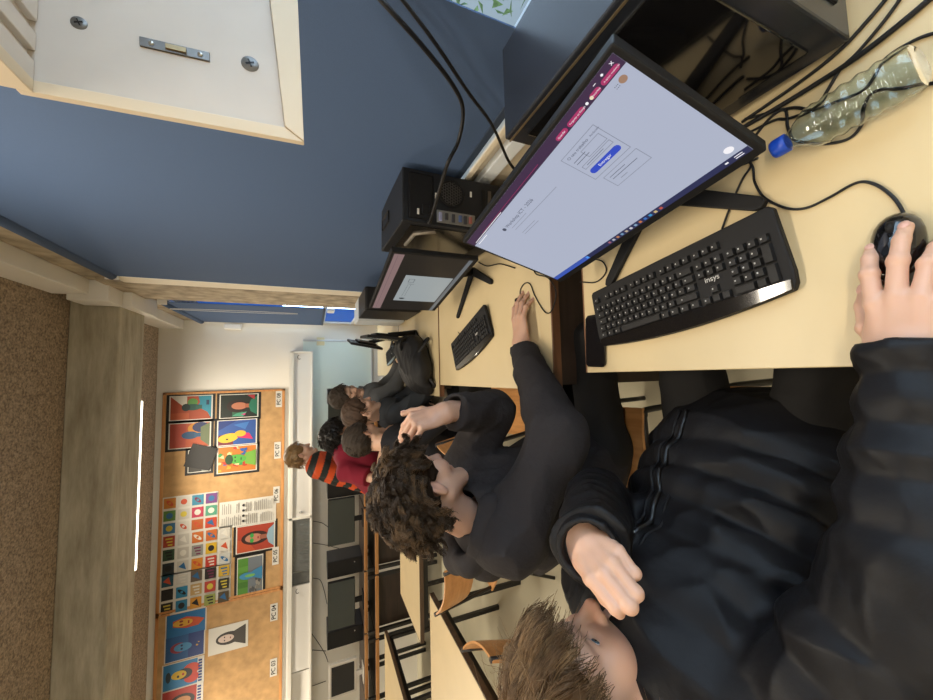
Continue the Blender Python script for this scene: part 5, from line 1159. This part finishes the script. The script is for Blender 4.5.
sw = fabric('charcoal_sweatshirt', (0.027, 0.024, 0.025), .9, .35, 45, .35)
fj = Field(); sv = (.25, 1, 0)
fj.cone((-.43, 1.04, 1.01), BJ['chest'], .120, .142, .05, fx=(sv, 1.30)); fj.cone(BJ['chest'], (-.34, 1.14, .60), .148, .155, .05, fx=(sv, 1.25)); fj.cone((-.34, 1.14, .60), (-.30, 1.14, .53), .145, .132, .03, fx=(sv, 1.2))
fj.cone((-.43, 1.04, 1.01), BJ['shL'], .085, .072, .05); fj.cone((-.43, 1.04, 1.01), BJ['shR'], .085, .074, .05)
fj.cone(BJ['shL'], BJ['elL'], .072, .064, .03); fj.cone(BJ['elL'], (-.115, 1.11, 1.098), .068, .056, .03, flat=True)
fj.cone(BJ['shR'], BJ['elR'], .080, .074, .03); fj.cone(BJ['elR'], (.085, 1.155, .802), .074, .043, .03, flat=True)
fj.cone((-.117, 1.125, 1.04), (-.115, 1.105, 1.14), .045, .049, .004, op='sub'); fj.cone((.065, 1.14, .804), (.12, 1.18, .80), .034, .036, .004, op='sub')
fj.cone((-.43, 1.03, 1.04), (-.38, 1.0, 1.16), .070, .072, .01, op='sub')
def dB(P): return -.013 * folds(P, 24, 41, (1, 1, .8)) - .0045 * folds(P, 60, 42)
V, Q = fj.solve(.0055, dB); mesh_np('sweatshirt', V, Q, sw, pB)
fc = Field(); fc.cone((.035, 1.115, .806), (.088, 1.157, .801), .047, .040, .005, flat=True); fc.cone((.06, 1.135, .803), (.12, 1.18, .80), .034, .035, .003, op='sub')
V, Q = fc.solve(.004, lambda P: -.0012 * np.sin(P[:, 1] * 900)); mesh_np('cuff', V, Q, sw, pB)
# hood lying on the shoulders behind the neck
fd = Field(); hp = [(-.365, .925, 1.070), (-.44, .925, 1.095), (-.525, .98, 1.115), (-.55, 1.06, 1.12), (-.50, 1.14, 1.11), (-.40, 1.16, 1.08)]
for a_, b_2 in zip(hp, hp[1:]): fd.cone(a_, b_2, .036, .036, .03)
fd.cone((-.49, 1.03, 1.03), (-.58, 1.06, 1.02), .07, .06, .04); fd.cone((-.45, 1.03, 1.07), (-.40, 1.0, 1.2), .078, .10, .02, op='sub')
V, Q = fd.solve(.005, lambda P: -.006 * folds(P, 34, 44)); mesh_np('hood', V, Q, sw, pB)
trousers(pB, BJ['hipL'], BJ['hipR'], BJ['knL'], BJ['knR'], BJ['anL'], BJ['anR'], denim, .008, (.090, .068, .055), 8)
adopt(pB)
# ================================================================== the group gathered at the third desk
def crowd(label, base, head, J, skin, hair, top, topmat, trou, hs=1.0, curly=False, sleeve=True, cut=None, colf=None, hairlen=.06, hn=500, seed=1, tname='top', cuffR=None, hands=True, foldamp=.008, front=.080):
    p = thing('person', label, 'person', base); c, R = frame(*head)
    fb = Field(); simple_under(fb, **J); low = fb.solve(.012); f2 = Field(); head_field(f2, c, R, hs, True, J['neck']); hv = f2.solve(.005); parts = [hv, low]
    for sd, el, wr in ((-1, 'elR', 'wrR'), (1, 'elL', 'wrL')):
        y = Vector(J[wr]) - Vector(J[el]); fx_ = Field(); hand_field(fx_, J[wr], tuple(y), (0, -.4, 1), sd, [(.4, .5, .3)] * 4, .95, fore=tuple(Vector(J[wr]) - y * .4)); parts.append(fx_.solve(.0045))
    V, Q = joinVQ(parts); mesh_np('body', V, Q, skinA, p, None, skin_tint(V, c, R, hs, skin)); eyes(c, R, hs, p, (.07, .05, .035)); brows(c, R, hs, hair, p, seed, 40)
    hair_cap(c, R, hs, hair, p, .0055, .012 if not curly else .022, .007, seed, front)
    strands('hair', hair_strands(hn, 9 if not curly else 14, hairlen, c, R, hs, seed, combB if curly else combA, .9 if curly else .5, .008 if curly else .003, 2.2 if curly else 1, .2, .25, .3, 1.24 if curly else 1.12, 12, front=front - .006, side=.0), .0016, hair, p, .5)
    f = Field(); sd_ = tuple(Vector(J['shL']) - Vector(J['shR'])); up = Vector(J['neck']) - Vector(J['chest']); a0 = tuple(Vector(J['chest']) + up * .74)
    f.cone(a0, J['chest'], .115, .130, .05, fx=(sd_, 1.3)); f.cone(J['chest'], J['pelvis'], .130, .130, .05, fx=(sd_, 1.2))
    for s_, e_, w_ in (('shL', 'elL', 'wrL'), ('shR', 'elR', 'wrR')):
        f.cone(a0, J[s_], .075, .064, .05); sh, el, wr = Vector(J[s_]), Vector(J[e_]), Vector(J[w_])
        if sleeve: f.cone(J[s_], J[e_], .064, .054, .03); f.cone(J[e_], tuple(wr - (wr - el).normalized() * .015), .054, .040, .03, flat=True)
        else: f.cone(J[s_], tuple(sh.lerp(el, .72)), .066, .066, .03, flat=True)
    f.cone(tuple(Vector(J['neck']) - up * .28), tuple(c + R @ np.array((0, -.02, -.02))), .064, .066, .008, op='sub')
    V, Q = f.solve(.007, lambda P: -foldamp * folds(P, 30, seed + 3)); mesh_np(tname, V, Q, topmat, p, None, colf(V) if colf else None)
    trousers(p, J['hipL'], J['hipR'], J['knL'], J['knR'], J['anL'], J['anR'], trou, .011, (.084, .062, .052), seed); adopt(p); return p
def seated(px, py, z0=.50, lean=.1, fac=0.0, sp=.36, zc=.84, zn=1.03, elz=.82, wr=(.42, .14), side=1, zk=.54):
    """seated joint set: hips at px, py, facing +x turned by fac"""
    M_ = Matrix.Rotation(fac, 3, 'Z'); b = Vector((px, py, 0)); g = lambda x, y, z: tuple(b + M_ @ Vector((x, y, 0)) + Vector((0, 0, z)))
    return dict(neck=g(lean, 0, zn), chest=g(lean * .6, 0, zc), pelvis=g(0, 0, z0 + .05), shL=g(lean * .9, sp / 2, zn - .07), shR=g(lean * .9, -sp / 2, zn - .07), elL=g(lean + .14, sp / 2 + .03, elz), elR=g(lean + .14, -sp / 2 - .03, elz), wrL=g(wr[0], wr[1], elz - .02), wrR=g(wr[0], -wr[1], elz - .02),
                hipL=g(.06, .095, z0 + .04), hipR=g(.06, -.095, z0 + .04), knL=g(.44, .13, zk), knR=g(.44, -.13, zk), anL=g(.40, .13, .09), anR=g(.40, -.13, .09))
hd = mat('near_black_hair', (0.010, 0.008, 0.007), 0.45); hb = mat('chestnut_hair', (0.060, 0.033, 0.019), 0.7, noise=.3, nscale=50); hbl = mat('dark_blond_crowd_hair', (0.24, 0.145, 0.06), 0.45, noise=.3, nscale=50); hgr = mat('short_dark_hair', (0.034, 0.023, 0.015), 0.75, noise=.3, nscale=60)
blk = fabric('black_cotton', (0.016, 0.016, 0.019), .85); gry = fabric('grey_fleece', (0.085, 0.088, 0.092), .9); mar = fabric('maroon_cotton', (0.20, 0.014, 0.030), .8); khaki = fabric('khaki_cotton', (0.34, 0.29, 0.21), .85)
# C: short dark hair, back of the head, black shirt
J = seated(-.52, 2.36, lean=.10, zn=1.07, zc=.86, elz=.72, fac=.15, wr=(.26, .07))
crowd('person with short dark hair in a black shirt, seen from behind above the raised hand', (-.52, 2.36, 0), ((-.40, 2.46, 1.215), math.radians(-48), math.radians(-14), 0), J, (0.58, 0.35, 0.24), hgr, None, blk, denim, 1.0, hairlen=.03, hn=700, seed=51, tname='shirt')
# F: chestnut hair in profile, printed black top, forearms crossed on the lap, khaki trousers
J = seated(-.38, 2.80, lean=.12, zn=1.04, zc=.84, elz=.76, wr=(.20, .05))
crowd('person with chestnut hair in profile wearing a black patterned top', (-.36, 2.80, 0), ((-.255, 2.74, 1.20), math.radians(-82), math.radians(-14), 0), J, (0.64, 0.41, 0.30), hb, None, fabric('black_print', (0.03, 0.034, 0.04), .8), khaki, 1.0, hairlen=.07, hn=500, seed=52, tname='shirt')
# G: grey jacket, dark hair, looking this way
J = seated(-.32, 3.24, lean=.18, zn=1.10, zc=.86, elz=.86, wr=(.30, .04)); J['elR'] = (-.08, 3.02, .90); J['wrR'] = (.10, 3.04, .815); J['elL'] = (-.03, 3.4, .86); J['wrL'] = (.14, 3.32, .80)
crowd('person with dark hair in a grey jacket by the whiteboard, looking down', (-.20, 3.24, 0), ((-.155, 3.19, 1.27), math.radians(-140), math.radians(-20), math.radians(8)), J, (0.58, 0.37, 0.27), hgr, None, gry, denim, 1.0, hairlen=.05, hn=500, seed=53, tname='jacket')
def standing(px, py, lean=(0, 0), zn=1.42, sp=.38, elb=((.1, .05), (.1, .05)), fac=0.0):
    g = lambda x, y, z: (px + x, py + y, z); lx, ly = lean; M_ = Matrix.Rotation(fac, 3, 'Z'); s_ = M_ @ Vector((0, sp / 2, 0)); h_ = M_ @ Vector((0, .1, 0)); fw = M_ @ Vector((1, 0, 0))
    return dict(neck=g(lx, ly, zn), chest=g(lx * .7, ly * .7, zn - .22), pelvis=g(0, 0, .92), shL=g(lx * .95 + s_.x, ly * .95 + s_.y, zn - .09), shR=g(lx * .95 - s_.x, ly * .95 - s_.y, zn - .09),
                elL=g(lx * .7 + s_.x * 1.2 + fw.x * elb[0][0], ly * .7 + s_.y * 1.2 + fw.y * elb[0][0], zn - .36), elR=g(lx * .7 - s_.x * 1.2 + fw.x * elb[1][0], ly * .7 - s_.y * 1.2 + fw.y * elb[1][0], zn - .36),
                wrL=g(lx + s_.x * .6 + fw.x * .34, ly + s_.y * .6 + fw.y * .34, zn - .40), wrR=g(lx - s_.x * .6 + fw.x * .34, ly - s_.y * .6 + fw.y * .34, zn - .40),
                hipL=g(h_.x, h_.y, .90), hipR=g(-h_.x, -h_.y, .90), knL=g(h_.x, h_.y, .50), knR=g(-h_.x, -h_.y, .50), anL=g(h_.x * 1.1, h_.y * 1.1, .09), anR=g(-h_.x * 1.1, -h_.y * 1.1, .09))
# D: maroon T-shirt, black curls, leaning over the desk
J = standing(-1.0, 2.98, (.46, .10), 1.31, .40); J['elR'] = (-.74, 2.72, 1.10); J['wrR'] = (-.50, 2.66, 1.06); J['elL'] = (-.60, 3.34, 1.02); J['wrL'] = (-.52, 3.22, .84); J['shR'] = (-.70, 2.90, 1.30); J['shL'] = (-.55, 3.26, 1.28); J['chest'] = (-.70, 3.0, 1.14)
crowd('person with black curly hair in a maroon shirt leaning over the others', (-.95, 2.98, 0), ((-.455, 3.09, 1.335), math.radians(-60), math.radians(-28), 0), J, (0.60, 0.38, 0.27), hd, None, mar, denim, 1.0, True, False, hairlen=.07, hn=650, seed=54, tname='tshirt')
# E: striped sweater, dark blond hair, standing at the back
J = standing(-1.02, 3.62, (.25, .02), 1.535, .38); J['elR'] = (-.92, 3.42, 1.18); J['wrR'] = (-.68, 3.48, 1.12)
oc, kc = np.array((0.60, 0.085, 0.022)), np.array((0.025, 0.030, 0.028))
def stripes(V):
    n = Vector((.30, .05, .95)).normalized(); t = V @ np.array(n); w = (np.sin(t * 2 * PI / .112 + 1.0) > 0)[:, None]; return np.where(w, oc, kc)
strip = fabric('striped_knit', (.5, .1, .05), .9, .3, 500, .2, True)
crowd('person with dark blond hair in an orange and black striped sweater', (-1.02, 3.62, 0), ((-.69, 3.66, 1.630), math.radians(-75), math.radians(-22), 0), J, (0.58, 0.37, 0.27), hbl, None, strip, denim, .96, hairlen=.075, hn=500, seed=55, tname='sweater', colf=stripes)
# ================================================================== backpacks, drinks
def bag(label, f, seed, straps, m, parent_loc):
    t = thing('backpack', label, 'backpack', parent_loc); V, Q = f.solve(.006, lambda P: -.012 * folds(P, 26, seed) - .004 * folds(P, 70, seed + 1)); mesh_np('body', V, Q, m, t)
    for s_ in straps: MB().tube(spline(s_, 6), .011, m, 8).build('strap', t)
    adopt(t); return t
nyl = mat('black_nylon', (0.008, 0.008, 0.009), 0.65, bump=.12, bscale=500)
f = Field(); f.ell((.10, 2.62, .84), (.19, .17, .10), None, .05); f.ell((.02, 2.50, .83), (.13, .12, .08), None, .05); f.ell((.20, 2.70, .86), (.10, .12, .10), None, .05); f.cone((-.02, 2.50, .82), (-.10, 2.44, .79), .06, .035, .04); f.plane((0, 2.6, .752), (0, 0, -1))
bag('black backpack slumped on the third desk', f, 61, [[(.0, 2.42, .80), (-.06, 2.38, .765), (-.08, 2.44, .762), (-.04, 2.52, .80)], [(.15, 2.46, .86), (.24, 2.42, .80), (.27, 2.50, .77), (.22, 2.60, .80)], [(.18, 2.62, .93), (.24, 2.55, .96), (.28, 2.62, .90)]], nyl, (.08, 2.6, .75))
f = Field(); f.ell((-1.10, 3.42, .86), (.10, .14, .12), None, .05); f.ell((-1.22, 3.36, .83), (.12, .10, .09), None, .05); f.plane((0, 0, .737), (0, 0, -1))
bag('black bag lying on the table directly behind the curly hair', f, 63, [[(-1.28, 3.28, .80), (-1.36, 3.20, .75), (-1.42, 3.14, .745), (-1.46, 3.1, .745)]], nyl, (-1.15, 3.4, .736))
dk = thing('drink_bottle', 'small bottle with a pale blue label beside the curly hair', 'bottle', (-1.06, 3.06, .736))
MB().lathe([(0, 0), (.030, 0), (.032, .02), (.032, .13), (.014, .17), (.013, .185), (0, .185)], mat('bottle_clear', (.75, .85, .9), .08, trans=.7, ior=1.2), 20).build('bottle_body', dk)
MB().lathe([(.0325, .04), (.0329, .042), (.0329, .115), (.0325, .117)], mat('label_blue', (.16, .36, .68), .4), 20).build('paper_label', dk); MB().lathe([(0, .183), (.0145, .183), (.0145, .2), (0, .2)], white, 16).build('cap', dk)
